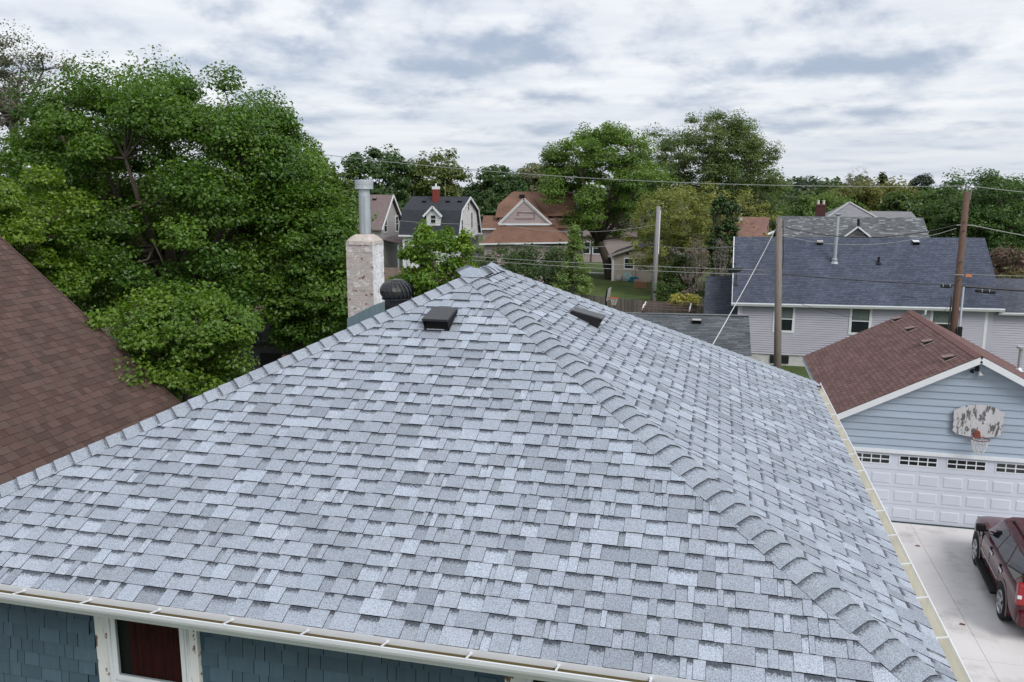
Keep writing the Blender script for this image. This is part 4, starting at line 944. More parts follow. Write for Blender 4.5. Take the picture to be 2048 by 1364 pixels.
part('gable_roof', orm, hC, lambda m: (m.face([gl_+V3(-.3, -.2, -.1), gap+V3(0, -.2, .25), gap+V3(0, 6, .25), gl_+V3(-.3, 6, -.1)]), m.face([gr_+V3(.3, -.2, -.1), gr_+V3(.3, 6, -.1), gap+V3(0, 6, .25), gap+V3(0, -.2, .25)])))
c1, c2, c3, c4, c5, c6 = q(990, 435, 4.2), q(996, 409, 5.5), q(1026, 383, 8), q(1140, 383, 8), q(1152, 409, 5.5), q(1098, 432, 4.2)
yb = YC+12
part('main_roof', orm, hC, lambda m: (m.face([c1, c6, c4, c3, c2]), m.face([c6, q(1150, 432, 4.2), c5, c4]), m.face([c3, c4, V3(c4[0], yb, c1[2]), V3(c3[0], yb, c1[2])]), m.face([c2, c3, V3(c3[0], yb, c1[2]), V3(c1[0], yb, c1[2]), c1])))
part('main_wall', 'siding_pink', hC, lambda m: m.box((c1[0]+.4, YC+4.4, 0), (q(1150, 432, 4.2)[0]-.3, yb-.4, c1[2]-.02)))
part('left_roof', orm, hC, lambda m: m.face([q(962, 457, 3.2), q(1010, 457, 3.2), q(1012, 431, 5.4), q(967, 431, 5.4)]))
part('left_wall', 'siding_pink', hC, lambda m: m.box((q(966, 458, 3.5)[0], YC+3.5, 0), (q(1006, 458, 3.5)[0], YC+8, q(966, 458, 3.5)[2])))
part('left_trim', 'white', hC, lambda m: m.bar(q(962, 458, 3.15), q(1004, 458, 3.15), .08, .14))
part('right_roof', orm, hC, lambda m: (m.face([q(1090, 456, 3.0), q(1137, 457, 3.0), q(1136, 431, 5.2), q(1080, 431, 5.2)]), m.face([q(1098, 431, 4.3), q(1146, 452, 4.3), q(1152, 408, 6.5), q(1100, 400, 6.5)])))
part('right_wall', 'siding_pink', hC, lambda m: (m.face([q(1140, 520, 4.4), q(1164, 520, 9), q(1164, 455, 9), q(1153, 409, 6.5), q(1143, 455, 4.4)]), m.box((q(1102, 458, 3.3)[0], YC+3.3, 0), (q(1135, 458, 3.3)[0], YC+6, q(1102, 458, 3.3)[2]))))
part('right_trim', 'white', hC, lambda m: (m.bar(q(1153, 407, 6.5), q(1166, 455, 9), .1, .25), m.bar(q(1153, 407, 6.5), q(1142, 456, 4.3), .06, .15), m.bar(q(1153, 440, 6.5), q(1153, 466, 6.5), .08, .5)))
part('roof_vent', 'matt_black', hC, lambda m: m.box(q(1044, 392, 7.0)-V3(.25, .2, .2), q(1044, 392, 7.0)+V3(.25, .2, .15)))
# D: beige garage on the lawn
hD = thing('beige_garage', (-9, 84, 0), 'small beige gable-fronted garage at the back of the lawn', 'garage')
x0, x1 = atZ(1218, 563, 0)[0], atZ(1374, 565, 0)[0]; yd = 81.8; xm = (x0+x1)/2+.1; zd = 2.75; zr = 4.15
m = MB(); m.box((x0+.2, yd, 0), (x1-.2, yd+8, zd)); m.face([(x0+.2, yd, zd-.01), (x1-.2, yd, zd-.01), (xm, yd, zr-.1)]); m.build('wall', 'siding_beige', hD)
part('roof', material('dark_beige_roof', (.12, .11, .11), var=.2), hD, lambda m: [m.face([(xx, yd-.4, zd-.12), (xm, yd-.4, zr), (xm, yd+8.4, zr), (xx, yd+8.4, zd-.12)]) for xx in (x0-.2, x1+.2)])
part('rake_trim', 'siding_grey', hD, lambda m: [m.bar((xx, yd-.42, zd-.2), (xm, yd-.42, zr-.07), .06, .22) for xx in (x0-.2, x1+.2)])
wd_ = atY(1258, 527, yd); win_far(hD, V3(wd_[0], yd, wd_[2]), .85, .95, (0, -1, 0), .12)
part('gable_vent', 'matt_black', hD, lambda m: m.lathe(atY(1255, 507, yd-.01), (0, -1, 0), [(.0, .03), (.12, .03), (.13, 0)], 12))
boxpart('corner_board', 'white', hD, (x0+.15, yd-.04, 0), (x0+.38, yd+.05, zd-.1))
# E: house with white-framed windows between trees
hE = thing('pink_grey_house', (-15, 104, 0), 'far pinkish house with paired white windows seen under the big tree', 'house')
pe = atY(1183, 496, 103)
boxpart('wall', 'siding_pink', hE, (pe[0]-4, 103, 0), (pe[0]+6, 111, 3.4)); gable_x(hE, pe[0]-4.4, pe[0]+6.4, 102.6, 111.4, 3.4, 6.0, mr_, None)
for dx in (-.75, .75): win_far(hE, V3(pe[0]+dx, 103, pe[2]), 1.0, 1.35, (0, -1, 0), .14)
# F: brick house behind the maple
hF = thing('brick_house', (-16, 34, 0), 'red brick house half hidden under the big maple', 'house')
bc_ = (.13, .052, .043, 1)
xa, xb, ya, yb2 = -23.0, -13.2, 31.0, 38.0
MB().box((xa, ya, 0), (xb, yb2, 3.6), bc_).build('wall', 'brickwall', hF)
rng = random.Random(12); m = MB()
for j in range(40):
    x = xa-(.11 if j % 2 else 0)
    while x < xb-.1:
        g = .75+.5*rng.random(); m.box((max(x, xa)+.005, ya-.012, .01+j*.09), (min(x+.22, xb)-.005, ya-.001, .085+j*.09), (.145*g, .055*g, .045*g, 1)); x += .22
tag(m.build('bricks', 'brickwall', hF), kind='stuff')
gable_x(hF, xa-.4, xb+.4, ya-.4, yb2+.4, 3.6, 5.6, material('tan_roof', (.13, .095, .075), var=.2, speck=.2, sscale=10), None)
for x in (-17.5, -15.2): window(hF, V3(x, ya, 2.0), (1, 0, 0), .9, 1.3)
shd = thing('grey_shed', (-11.5, 22, 0), 'low pale grey shed under the small maple beside the near house', 'shed')
sp = atD(545, 735, 26)
boxpart('wall', 'dkgrey', shd, (sp[0]-1.7, sp[1], 0), (sp[0]+.8, sp[1]+3, sp[2]+.8)); boxpart('doorway', 'matt_black', shd, (sp[0]-.4, sp[1]-.02, sp[2]-1.2), (sp[0]+.5, sp[1]-.002, sp[2]+.45))
part('roof', 'dkgrey', shd, lambda m: m.face([(sp[0]-1.9, sp[1]-.2, sp[2]+.75), (sp[0]+1.0, sp[1]-.2, sp[2]+.75), (sp[0]+1.0, sp[1]+3.2, sp[2]+1.2), (sp[0]-1.9, sp[1]+3.2, sp[2]+1.2)]))
cp = atD(573, 716, 20)
fpo = thing('clay_flue', tuple(cp*V3(1, 1, 0)), 'round terracotta-rimmed flue pipe standing beside the grey shed', 'flue')
part('pipe', 'dkgrey', fpo, lambda m: m.lathe(cp*V3(1, 1, 0), (0, 0, 1), [(.10, 0), (.10, cp[2]+.02), (.08, cp[2]+.02), (.08, cp[2]-.2)], 16)); part('rim', 'terracotta', fpo, lambda m: m.lathe(cp*V3(1, 1, 0), (0, 0, 1), [(.105, cp[2]+.0), (.115, cp[2]+.03), (.105, cp[2]+.06), (.08, cp[2]+.06), (.08, cp[2])], 16))

# ------------------------------------------------------------------ trees and plants
def leaf_object(name, P, Nn, S, Cl, parent, mat='leaf', seed=0, wide=.36, fold=.12):
    r = np.random.default_rng(seed); n = len(P)
    t = r.normal(size=(n, 3)); t -= Nn*(t*Nn).sum(1)[:, None]; t /= np.linalg.norm(t, axis=1)[:, None]; b = np.cross(Nn, t)
    S = S[:, None]; off = root_loc(parent)
    v = np.empty((n, 4, 3)); v[:, 0] = P-t*S*.5; v[:, 1] = P+b*S*wide+Nn*S*fold; v[:, 2] = P+t*S*.5-Nn*S*.12; v[:, 3] = P-b*S*wide+Nn*S*fold
    v = v.reshape(-1, 3)-off
    me = bpy.data.meshes.new(name); me.vertices.add(4*n); me.vertices.foreach_set('co', v.ravel().astype(np.float32))
    idx = (np.arange(n)*4)[:, None]+np.array([[0, 1, 2, 0, 2, 3]]); me.loops.add(6*n); me.loops.foreach_set('vertex_index', idx.ravel().astype(np.int32))
    me.polygons.add(2*n); me.polygons.foreach_set('loop_start', np.arange(0, 6*n, 3, dtype=np.int32)); me.polygons.foreach_set('loop_total', np.full(2*n, 3, np.int32))
    ca = me.color_attributes.new('Col', 'FLOAT_COLOR', 'POINT'); cc = np.ones((n, 4, 4), np.float32); cc[:, :, :3] = Cl[:, None, :]; ca.data.foreach_set('color', cc.ravel())
    me.update(calc_edges=True); me.materials.append(M[mat])
    o = bpy.data.objects.new(name, me); COL.objects.link(o); o.parent = parent; return o
def wob(dirs, r, k=5, amp=.28):
    """low-frequency lobes over the directions of a crown"""
    out = np.zeros(len(dirs))
    for _ in range(k):
        d = r.normal(size=3); d /= np.linalg.norm(d); out += np.maximum(0, dirs@d)**3*r.uniform(-.4, 1)
    return 1+amp*(out-out.mean())
def tree(name, label, base, crown, rad, c1, c2, nclump=70, per=220, clump=.9, leaf=.16, trunk=.3, seed=1, shape='round', group=None, cat='tree', bark='bark', inner=.45, fork=.35, flat=.95,
         mat='leaf', limbs=6, droop=0.0, lobes=.28, twig=1.0, low=-.75):
    """tapered trunk, limbs to every leaf clump, leaves spread through the clumps"""
    r = np.random.default_rng(seed); base = np.asarray(base, float); cr = np.asarray(crown, float); rad = np.asarray(rad, float)
    t = thing(name, tuple(base), label, cat, group)
    d = r.normal(size=(nclump, 3)); d /= np.linalg.norm(d, axis=1)[:, None]
    if shape == 'round':
        d[:, 2] = np.where(d[:, 2] < low, r.uniform(low, .6, nclump), d[:, 2]); d /= np.linalg.norm(d, axis=1)[:, None]
        rr = inner+(1-inner)*r.random(nclump)**.6; C = cr+d*rad*(rr*wob(d, r, amp=lobes))[:, None]
    else:
        h = r.random(nclump)**(1.25 if shape == 'cone' else 1.0); a = r.random(nclump)*2*math.pi
        w = (1-h)**.8 if shape == 'cone' else np.sqrt(np.maximum(.05, 1-(2*h-1)**6))*(1-.35*h)
        q = (.35+.65*r.random(nclump))*w; C = cr+np.stack([np.cos(a)*q*rad[0], np.sin(a)*q*rad[1], (2*h-1)*rad[2]], 1)
    # wood
    m = MB(); top = cr+V3(0, 0, rad[2]*.12) if shape == 'round' else cr+V3(0, 0, rad[2]*.85)
    fk = base+(np.array([cr[0], cr[1], cr[2]-rad[2]*fork])-base)*1.0; fk[2] = max(fk[2], base[2]+.3)
    mid = base*.5+fk*.5+V3(*(r.normal(size=2)*.06*trunk*4), 0)
    m.tube([base-V3(0, 0, .1), base+V3(0, 0, .25), mid, fk, top], [trunk*1.45, trunk*1.08, trunk*.92, trunk*.74, trunk*.12], 9)
    anchors = [(fk, trunk*.6)]
    for k in range(limbs):
        a = 2*math.pi*(k+r.random()*.7)/limbs; el_ = r.uniform(.25, .9); e = cr+V3(math.cos(a)*rad[0]*.62, math.sin(a)*rad[1]*.62, rad[2]*(el_-.35))
        p1 = fk+(e-fk)*.45+V3(0, 0, -.08*rad[2]); m.tube([fk-V3(0, 0, trunk*.5*r.random()), p1, e], [trunk*.55, trunk*.38, trunk*.12], 7)
        anchors += [(p1, trunk*.3), (fk*.3+p1*.7, trunk*.3), (p1*.5+e*.5, trunk*.22), (e, trunk*.12)]
    AP = np.array([a[0] for a in anchors])
    for c in C:
        k = int(np.argmin(np.linalg.norm(AP-c, axis=1)+np.maximum(0, AP[:, 2]-c[2])*.8)); a, ra = anchors[k]
        md = (a+c)/2+r.normal(size=3)*.10*np.linalg.norm(c-a)+V3(0, 0, .06*np.linalg.norm(c-a)); r0 = min(ra, trunk*.16)*twig
        m.tube([a, md, c], [r0, r0*.6, max(.006, r0*.22)], 5, cap=False)
        for _ in range(3):
            e = c+r.normal(size=3)*clump*.32; m.tube([md*.3+c*.7, e], [max(.006, r0*.25), .004], 4, cap=False)
    m.build('trunk', bark, t, smooth=True)
    # leaves
    n = nclump*per; ci = np.repeat(np.arange(nclump), per); cs = clump*r.uniform(.6, 1.25, nclump)
    q = r.normal(size=(n, 3)); q /= np.linalg.norm(q, axis=1)[:, None]; ql = r.random(n)**.55
    L = q*ql[:, None]; L[:, 2] = np.where(L[:, 2] > 0, L[:, 2]*flat, L[:, 2]*.38)-droop*(L[:, 0]**2+L[:, 1]**2)
    P = C[ci]+L*cs[ci][:, None]
    # break the clumps up into sprays
    ph = np.sin(P[:, 0]*5.1/clump+ci)+np.sin(P[:, 1]*4.7/clump+ci*1.7)+np.sin(P[:, 2]*6.3/clump+ci*.6); keep = ph+r.normal(size=n)*.9 > -1.0
    P, ci, q = P[keep], ci[keep], q[keep]; n = len(P)
    outw = P-cr; outw /= np.linalg.norm(outw/rad, axis=1)[:, None]+1e-6; outw /= np.linalg.norm(outw, axis=1)[:, None]+1e-6
    Nn = q*.55+outw*.25+np.array([0, 0, .75])+r.normal(size=(n, 3))*.5; Nn /= np.linalg.norm(Nn, axis=1)[:, None]
    f = np.clip(.5*r.random(nclump)[ci]+.5*r.random(n)+r.normal(size=n)*.1, 0, 1)[:, None]
    Cl = np.array(c1)*(1-f)+np.array(c2)*f; Cl = Cl*r.uniform(.75, 1.25, (n, 1))
    leaf_object('crown', P, Nn, leaf*r.uniform(.6, 1.3, n), Cl, t, mat, seed+7)
    return t
def tree_px(name, label, x, top, bot, width, dist, c1, c2, depth=1.0, ground=True, bx=None, **k):
    """crown centred at photo column x between rows top and bot, width in pixels, at a given distance"""
    c = atD(x, (top+bot)/2, dist); s = dist/FPX; rx = width*s/2; rz = (bot-top)*s/2*1.02
    b = atD(bx if bx is not None else x, (top+bot)/2, dist); b[2] = 0
    return tree(name, label, b, c, (rx, rx*depth, rz), c1, c2, **k)
GRN = ((.020, .060, .010), (.075, .150, .018))       # maple in May
# the big maple and its neighbours
tree_px('maple_tree', 'huge dark green maple filling the left behind the brown roof', 335, 150, 700, 650, 27, (0.04, 0.108, 0.016), (0.15, 0.258, 0.032), bx=285, nclump=230, per=1350, clump=1.0, leaf=0.108, trunk=.34, seed=3, limbs=9, inner=0.45, fork=.55, depth=.9, lobes=.22)
tree_px('maple_tree', 'maple limb mass hanging low just left of the chimney', 632, 370, 760, 220, 25, (0.04, 0.105, 0.016), (0.145, 0.25, 0.032), nclump=70, per=1000, clump=.72, leaf=0.104, trunk=.14, seed=4, limbs=5, inner=.3)
tree_px('maple_tree', 'yellow-green maple at the left edge above the brown roof', 10, 330, 640, 300, 21.5, (0.06, 0.14, 0.018), (0.205, 0.305, 0.034), nclump=60, per=1000, clump=.72, leaf=0.1, trunk=.2, seed=5, limbs=6, inner=.35)
tree_px('maple_sapling', 'small bright maple between the brown roof and the near house', 365, 590, 800, 310, 17.5, (0.06, 0.14, 0.018), (0.19, 0.3, 0.036), nclump=95, per=480, clump=.42, leaf=0.088, trunk=.09, seed=6, limbs=6, inner=.3, cat='tree')
tree_px('shade_tree', 'dense dark tree low under the big maple beyond the brown roof', 470, 620, 840, 360, 30, (0.031, 0.084, 0.013), (0.076, 0.158, 0.021), nclump=70, per=220, clump=.9, leaf=.2, trunk=.2, seed=61, limbs=6)
tree_px('ash_tree', 'tall thin airy brownish tree at the top left corner', 20, 35, 330, 270, 48, (0.085, 0.095, 0.055), (0.16, 0.16, 0.085), nclump=120, per=200, clump=1.0, leaf=.13, trunk=.30, seed=7, bark='bark_grey', limbs=7, inner=.25, twig=1.2)
tree_px('maple_sapling', 'bright leafy young maple right of the chimney with upright shoots', 872, 462, 680, 215, 24, (0.055, 0.135, 0.018), (0.18, 0.295, 0.032), nclump=75, per=330, clump=.36, leaf=0.1, trunk=.09, seed=8, limbs=7, inner=.2, lobes=.5)
for i, (x, y, lb) in enumerate(((848, 440, 'tall leafy shoot of young maple rising before the black gambrel roof'), (930, 470, 'arching leafy shoot of young maple before the white gable'))):
    tree_px('maple_shoot', lb, x, y, y+100, 44, 23.6, (0.098, 0.196, 0.024), (0.260, 0.372, 0.043), nclump=16, per=110, clump=.24, leaf=.12, trunk=.03, seed=80+i, shape='column', cat='tree')
for i, (x, t_, b_, w_, d_, lb) in enumerate(((90, 260, 720, 420, 46, 'dark tree mass behind the yellow-green maple at left'), (430, 330, 760, 330, 50, 'dark tree mass seen through the middle of the big maple'), (610, 340, 640, 230, 62, 'shaded tree behind the right side of the big maple'))):
    tree_px('shade_tree', lb, x, t_, b_, w_, d_, (0.041, 0.083, 0.014), (0.112, 0.166, 0.024), nclump=130, per=150, clump=1.3, leaf=.34, trunk=.3, seed=62+i, limbs=6)
# background, left to right
FT = dict(per=210, limbs=5, twig=1.0)
tree_px('oak_tree', 'dark green tree behind the mauve roof', 752, 300, 440, 150, 122, (0.043, 0.094, 0.031), (0.109, 0.176, 0.051), nclump=75, clump=1.5, leaf=.48, trunk=.45, seed=10, **FT)
tree_px('willow_tree', 'olive green feathery tree behind the black gambrel roof', 868, 304, 440, 138, 126, (0.085, 0.12, 0.03), (0.17, 0.205, 0.052), nclump=80, clump=1.4, leaf=.42, trunk=.45, seed=11, droop=.3, **FT)
tree_px('oak_tree', 'very dark round tree between the gambrel and orange roofs', 985, 345, 470, 150, 116, (0.031, 0.071, 0.021), (0.078, 0.139, 0.031), nclump=80, clump=1.3, leaf=.45, trunk=.4, seed=12, **FT)
tree_px('ash_tree', 'pale hazy tree far behind the orange roof', 1070, 326, 420, 110, 165, (0.15, 0.17, 0.085), (0.24, 0.25, 0.125), nclump=60, clump=1.7, leaf=.55, trunk=.4, seed=13, **FT)
tree_px('cottonwood_tree', 'tall bright green tree with thick trunk right of the orange roof', 1200, 248, 520, 262, 88, (0.07, 0.148, 0.026), (0.195, 0.3, 0.048), bx=1224, nclump=130, per=700, clump=1.5, leaf=0.23, trunk=.52, seed=14, limbs=8, inner=.3, fork=.7)
tree_px('locust_tree', 'wide dark fine-leaved tree behind the yellowish one', 1432, 238, 520, 285, 108, (0.066, 0.115, 0.034), (0.16, 0.215, 0.056), nclump=290, per=460, clump=1.65, leaf=0.24, trunk=.5, seed=15, limbs=8, inner=.3, fork=.6)
tree_px('budding_tree', 'yellow-olive budding tree over the beige garage', 1382, 355, 590, 285, 76, (0.17, 0.195, 0.046), (0.31, 0.325, 0.088), nclump=250, per=190, clump=.9, leaf=.2, trunk=.2, seed=16, limbs=9, inner=.2, fork=.95, bark='bark_grey', twig=1.3, lobes=.4)
tree_px('arborvitae', 'dark narrow conical evergreen left of the blue-grey roof', 1437, 400, 600, 52, 66, (0.022, 0.055, 0.013), (0.060, 0.112, 0.024), nclump=120, per=110, clump=.42, leaf=.2, trunk=.14, seed=17, shape='column', mat='needle', limbs=2)
tree_px('arborvitae', 'second dark evergreen spire touching the blue-grey roof', 1461, 412, 600, 30, 67, (0.022, 0.055, 0.013), (0.060, 0.108, 0.024), nclump=70, per=100, clump=.36, leaf=.2, trunk=.1, seed=18, shape='column', mat='needle', limbs=2)
tree_px('dead_shrub', 'bare grey-brown twiggy shrub below the dark evergreen', 1392, 480, 640, 70, 60, (0.17, 0.135, 0.115), (0.28, 0.225, 0.19), nclump=90, per=40, clump=.4, leaf=.11, trunk=.09, seed=19, shape='column', bark='bark_grey', limbs=6, twig=2.2, cat='shrub')
tree_px('dead_shrub', 'bare grey twigs in front of the evergreen spires', 1440, 480, 610, 46, 63, (0.19, 0.16, 0.14), (0.29, 0.25, 0.22), nclump=60, per=30, clump=.36, leaf=.10, trunk=.08, seed=20, shape='column', bark='bark_grey', limbs=6, twig=2.2, cat='shrub')
tree_px('lilac_bush', 'dark green rounded bush in front of the orange-roofed house', 1052, 488, 650, 235, 68, (0.035, 0.074, 0.021), (0.087, 0.145, 0.034), nclump=170, per=190, clump=.85, leaf=.2, trunk=.16, seed=21, cat='shrub', limbs=7, inner=.3)
tree_px('lilac_bush', 'small grey-green bush at the foot of the white gambrel house', 950, 500, 600, 80, 70, (0.060, 0.097, 0.031), (0.119, 0.158, 0.047), nclump=40, per=150, clump=.6, leaf=.2, trunk=.1, seed=22, cat='shrub')
tree_px('young_poplar', 'pale green young tree with loose pointed crown before the dark bush', 1146, 455, 625, 100, 62, (0.143, 0.235, 0.064), (0.286, 0.368, 0.112), nclump=120, per=140, clump=.45, leaf=.16, trunk=.07, seed=23, shape='cone', limbs=4, bark='bark_grey')
tree_px('round_shrub', 'green shrub beside the trash barrel behind the pergola', 1343, 556, 620, 62, 62, (0.055, 0.112, 0.024), (0.130, 0.214, 0.043), nclump=40, per=130, clump=.42, leaf=.15, trunk=.06, seed=24, cat='shrub')
tree_px('round_shrub', 'dark shrub under the budding tree', 1352, 510, 590, 60, 70, (0.043, 0.084, 0.021), (0.109, 0.149, 0.034), nclump=45, per=120, clump=.5, leaf=.17, trunk=.06, seed=25, cat='shrub')
tree_px('hosta_bed', 'yellow-green leafy bed behind the pergola', 1365, 590, 612, 66, 56, (0.283, 0.298, 0.051), (0.543, 0.466, 0.120), nclump=40, per=60, clump=.25, leaf=.16, trunk=.02, seed=26, cat='plant', limbs=3)
tree_px('maple_tree', 'bright green crown behind the brick chimney of the mottled roof', 1640, 395, 500, 190, 100, (0.076, 0.149, 0.037), (0.185, 0.260, 0.059), nclump=110, per=340, clump=1.25, leaf=0.28, trunk=.4, seed=27, limbs=6)
tree_px('willow_tree', 'yellow-olive wide tree on the horizon above the light grey hip roof', 1745, 366, 470, 190, 132, (0.13, 0.145, 0.034), (0.215, 0.215, 0.055), nclump=110, per=150, clump=1.6, leaf=.5, trunk=.4, seed=28, limbs=6)
tree_px('oak_tree', 'mid green tree right of the light grey hip roof', 1822, 385, 480, 130, 98, (0.056, 0.108, 0.028), (0.134, 0.196, 0.044), nclump=80, per=170, clump=1.2, leaf=.38, trunk=.35, seed=29, limbs=6)
tree_px('oak_tree', 'dark bluish crown on the horizon at the centre right', 1612, 358, 420, 80, 230, (0.052, 0.089, 0.047), (0.098, 0.139, 0.065), nclump=45, per=120, clump=2.2, leaf=.8, trunk=.5, seed=30)
tree_px('bare_tree', 'thin bare-branched pale tree on the skyline', 1716, 343, 400, 62, 190, (0.22, 0.2, 0.16), (0.32, 0.29, 0.22), nclump=50, per=22, clump=1.2, leaf=.32, trunk=.25, seed=31, bark='bark_grey', twig=2.0, inner=.2)
tree_px('spruce_tree', 'small dark pointed tree on the skyline', 1762, 347, 420, 34, 175, (0.048, 0.067, 0.028), (0.098, 0.112, 0.041), nclump=60, per=80, clump=.9, leaf=.5, trunk=.2, seed=32, shape='cone', mat='needle')
tree_px('oak_tree', 'distant blue-green clump on the skyline left of the brown pole', 1842, 352, 400, 44, 300, (0.064, 0.097, 0.068), (0.099, 0.134, 0.086), nclump=36, per=90, clump=1.9, leaf=.9, trunk=.4, seed=33)
tree_px('maple_tree', 'broad dark green tree behind the brown utility pole', 1958, 342, 560, 230, 84, (0.042, 0.101, 0.026), (0.118, 0.200, 0.045), nclump=170, per=380, clump=1.2, leaf=0.25, trunk=.45, seed=34, limbs=8, inner=.3)
tree_px('maple_tree', 'green tree at the far right edge', 2075, 362, 560, 130, 92, (0.060, 0.115, 0.028), (0.141, 0.196, 0.044), nclump=80, per=180, clump=1.2, leaf=.36, trunk=.4, seed=35)
tree_px('smoke_bush', 'purplish brown bush right of the blue-grey roof', 2012, 492, 610, 100, 60, (0.125, 0.082, 0.062), (0.22, 0.15, 0.115), nclump=80, per=120, clump=.6, leaf=.18, trunk=.09, seed=36, cat='shrub', bark='bark_grey', limbs=6)
tree_px('olive_shrub', 'low olive shrub under the purplish bush', 2030, 545, 610, 100, 57, (0.109, 0.102, 0.034), (0.195, 0.167, 0.051), nclump=40, per=110, clump=.5, leaf=.18, trunk=.06, seed=37, cat='shrub')
# the wood along the horizon reads as one mass
wd_o = tag(bpy.data.objects.new('far_wood', None), 'distant belt of mixed green trees along the horizon', 'wood', kind='stuff'); COL.objects.link(wd_o)
r = np.random.default_rng(99); nc = 1500
a = r.uniform(-1.0, .95, nc); dd = r.uniform(150, 420, nc); hgt = 4+r.random(nc)**1.5*6.0+dd*.006+2.0*np.sin(a*23)+1.5*np.sin(a*51+1)
C = np.stack([CAM[0]+np.sin(a)*dd, CAM[1]+np.cos(a)*dd, hgt*r.random(nc)**.5], 1); per = 70
ci = np.repeat(np.arange(nc), per); q = r.normal(size=(nc*per, 3)); q /= np.linalg.norm(q, axis=1)[:, None]
P = C[ci]+q*(r.random(nc*per)**.4)[:, None]*np.array([2.8, 2.8, 1.9]); Nn = q*.6+np.array([0, 0, .7])+r.normal(size=q.shape)*.5; Nn /= np.linalg.norm(Nn, axis=1)[:, None]
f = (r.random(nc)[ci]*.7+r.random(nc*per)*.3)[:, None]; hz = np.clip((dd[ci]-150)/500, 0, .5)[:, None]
Cl = (np.array((.036, .078, .024))*(1-f)+np.array((.115, .155, .045))*f)*(1-hz)+np.array((.085, .125, .095))*hz  # distance haze put into the leaf colour: bluer green further off
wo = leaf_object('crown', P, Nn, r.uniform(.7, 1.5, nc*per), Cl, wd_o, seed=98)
COL.objects.unlink(wo); COL.objects.link(wo); wo.parent = None; wo.name = 'far_wood'; tag(wo, 'distant belt of mixed green trees along the horizon', 'wood', kind='stuff'); bpy.data.objects.remove(wd_o); wo.name = 'far_wood'

# ------------------------------------------------------------------ dark red SUV on the driveway
HA = R_(5.0); fdir = V3(math.sin(HA), math.cos(HA), 0); rdir = V3(math.cos(HA), -math.sin(HA), 0)
cpos = atZ(2001, 1236, 0.03)+rdir*.97+fdir*1.42; cpos[2] = .034
car = thing('suv', tuple(cpos), 'dark red sport utility vehicle parked on the concrete driveway', 'car', rz=-HA)
def loft(m, rings):
    for r0, r1 in zip(rings, rings[1:]):
        n = len(r0)
        for k in range(n): j = (k+1) % n; m.face([r0[k], r0[j], r1[j], r1[k]])
    m.face(rings[0]); m.face(rings[-1][::-1])
def body_ring(y, zb, hw, zt, hwt):
    h = [(hw-.10, zb), (hw-.03, zb+.06), (hw, zb+.30*(zt-zb)), (hw+.005, zb+.62*(zt-zb)), (hw-.02, zt-.10), (hwt, zt-.01), (hwt*.55, zt+.018)]
    return [(x, y, z) for x, z in h]+[(-x, y, z) for x, z in h[::-1]]
m = MB(); loft(m, [body_ring(*a) for a in ((2.56, .42, .70, .86, .58), (2.52, .36, .84, .98, .72), (2.36, .32, .94, 1.06, .82), (1.9, .32, .985, 1.12, .87), (1.02, .32, 1.0, 1.17, .92), (0, .32, 1.0, 1.17, .93), (-1.2, .32, 1.0, 1.17, .93), (-2.25, .34, .995, 1.17, .93), (-2.46, .36, .97, 1.16, .90), (-2.54, .40, .92, 1.12, .86))])
body = m.build('body', 'car', car, local=True, smooth=True, sub=2)
def gh(y0, y1, z, hw, rx=.0): return [(hw, y0, z), (hw, y1, z), (-hw, y1, z), (-hw, y0, z)]
b0, b1 = gh(1.02, -2.46, 1.15, .925), gh(.22, -2.30, 1.80, .755)
m = MB()
for k in range(4): j = (k+1) % 4; m.face([b0[k], b0[j], b1[j], b1[k]])
m.face(b1); m.face(b0[::-1]); cab = m.build('cabin', 'car', car, local=True, bevel=.06, smooth=True)
m = MB(); loft(m, [[(x*s, y, z) for x, z in ((.74, 1.795), (.60, 1.85), (.3, 1.868), (-.3, 1.868), (-.60, 1.85), (-.74, 1.795), (-.6, 1.76), (.6, 1.76))] for y, s in ((.24, .93), (.05, 1), (-1.2, 1.01), (-2.2, .99), (-2.36, .93))]); m.build('roof_panel', 'car', car, local=True, smooth=True)
def on_side(sx, t, s): # t along the car 0 front..1 rear, s height 0..1 on the cabin's side
    f0, r0 = V3(*b0[0]), V3(*b0[1]); f1, r1 = V3(*b1[0]), V3(*b1[1]); p = (f0*(1-t)+r0*t)*(1-s)+(f1*(1-t)+r1*t)*s
    n = V3(1, 0, .26); n /= np.linalg.norm(n); p = p+n*.008; return (sx*p[0], p[1], p[2])
for sx in (-1, 1):
    for t in ([(.12, .06), (.355, .06), (.355, .90), (.235, .90), (.16, .55)], [(.385, .06), (.625, .06), (.600, .90), (.385, .90)], [(.655, .06), (.86, .06), (.96, .48), (.96, .90), (.63, .90)]):
        m = MB(); P = [on_side(sx, a, b) for a, b in t]; m.face(P if sx > 0 else P[::-1]); m.build('side_window', 'car_glass', car, local=True)
part('windscreen', 'car_glass', car, lambda m: m.face([(-.80, 1.005, 1.20), (.80, 1.005, 1.20), (.68, .27, 1.79), (-.68, .27, 1.79)]), local=True)
part('rear_window', 'car_glass', car, lambda m: m.face([(.78, -2.455, 1.21), (-.78, -2.455, 1.21), (-.66, -2.322, 1.74), (.66, -2.322, 1.74)]), local=True)
part('sunroof', 'car_glass', car, lambda m: m.box((-.38, -.75, 1.864), (.38, -.15, 1.878)), local=True)
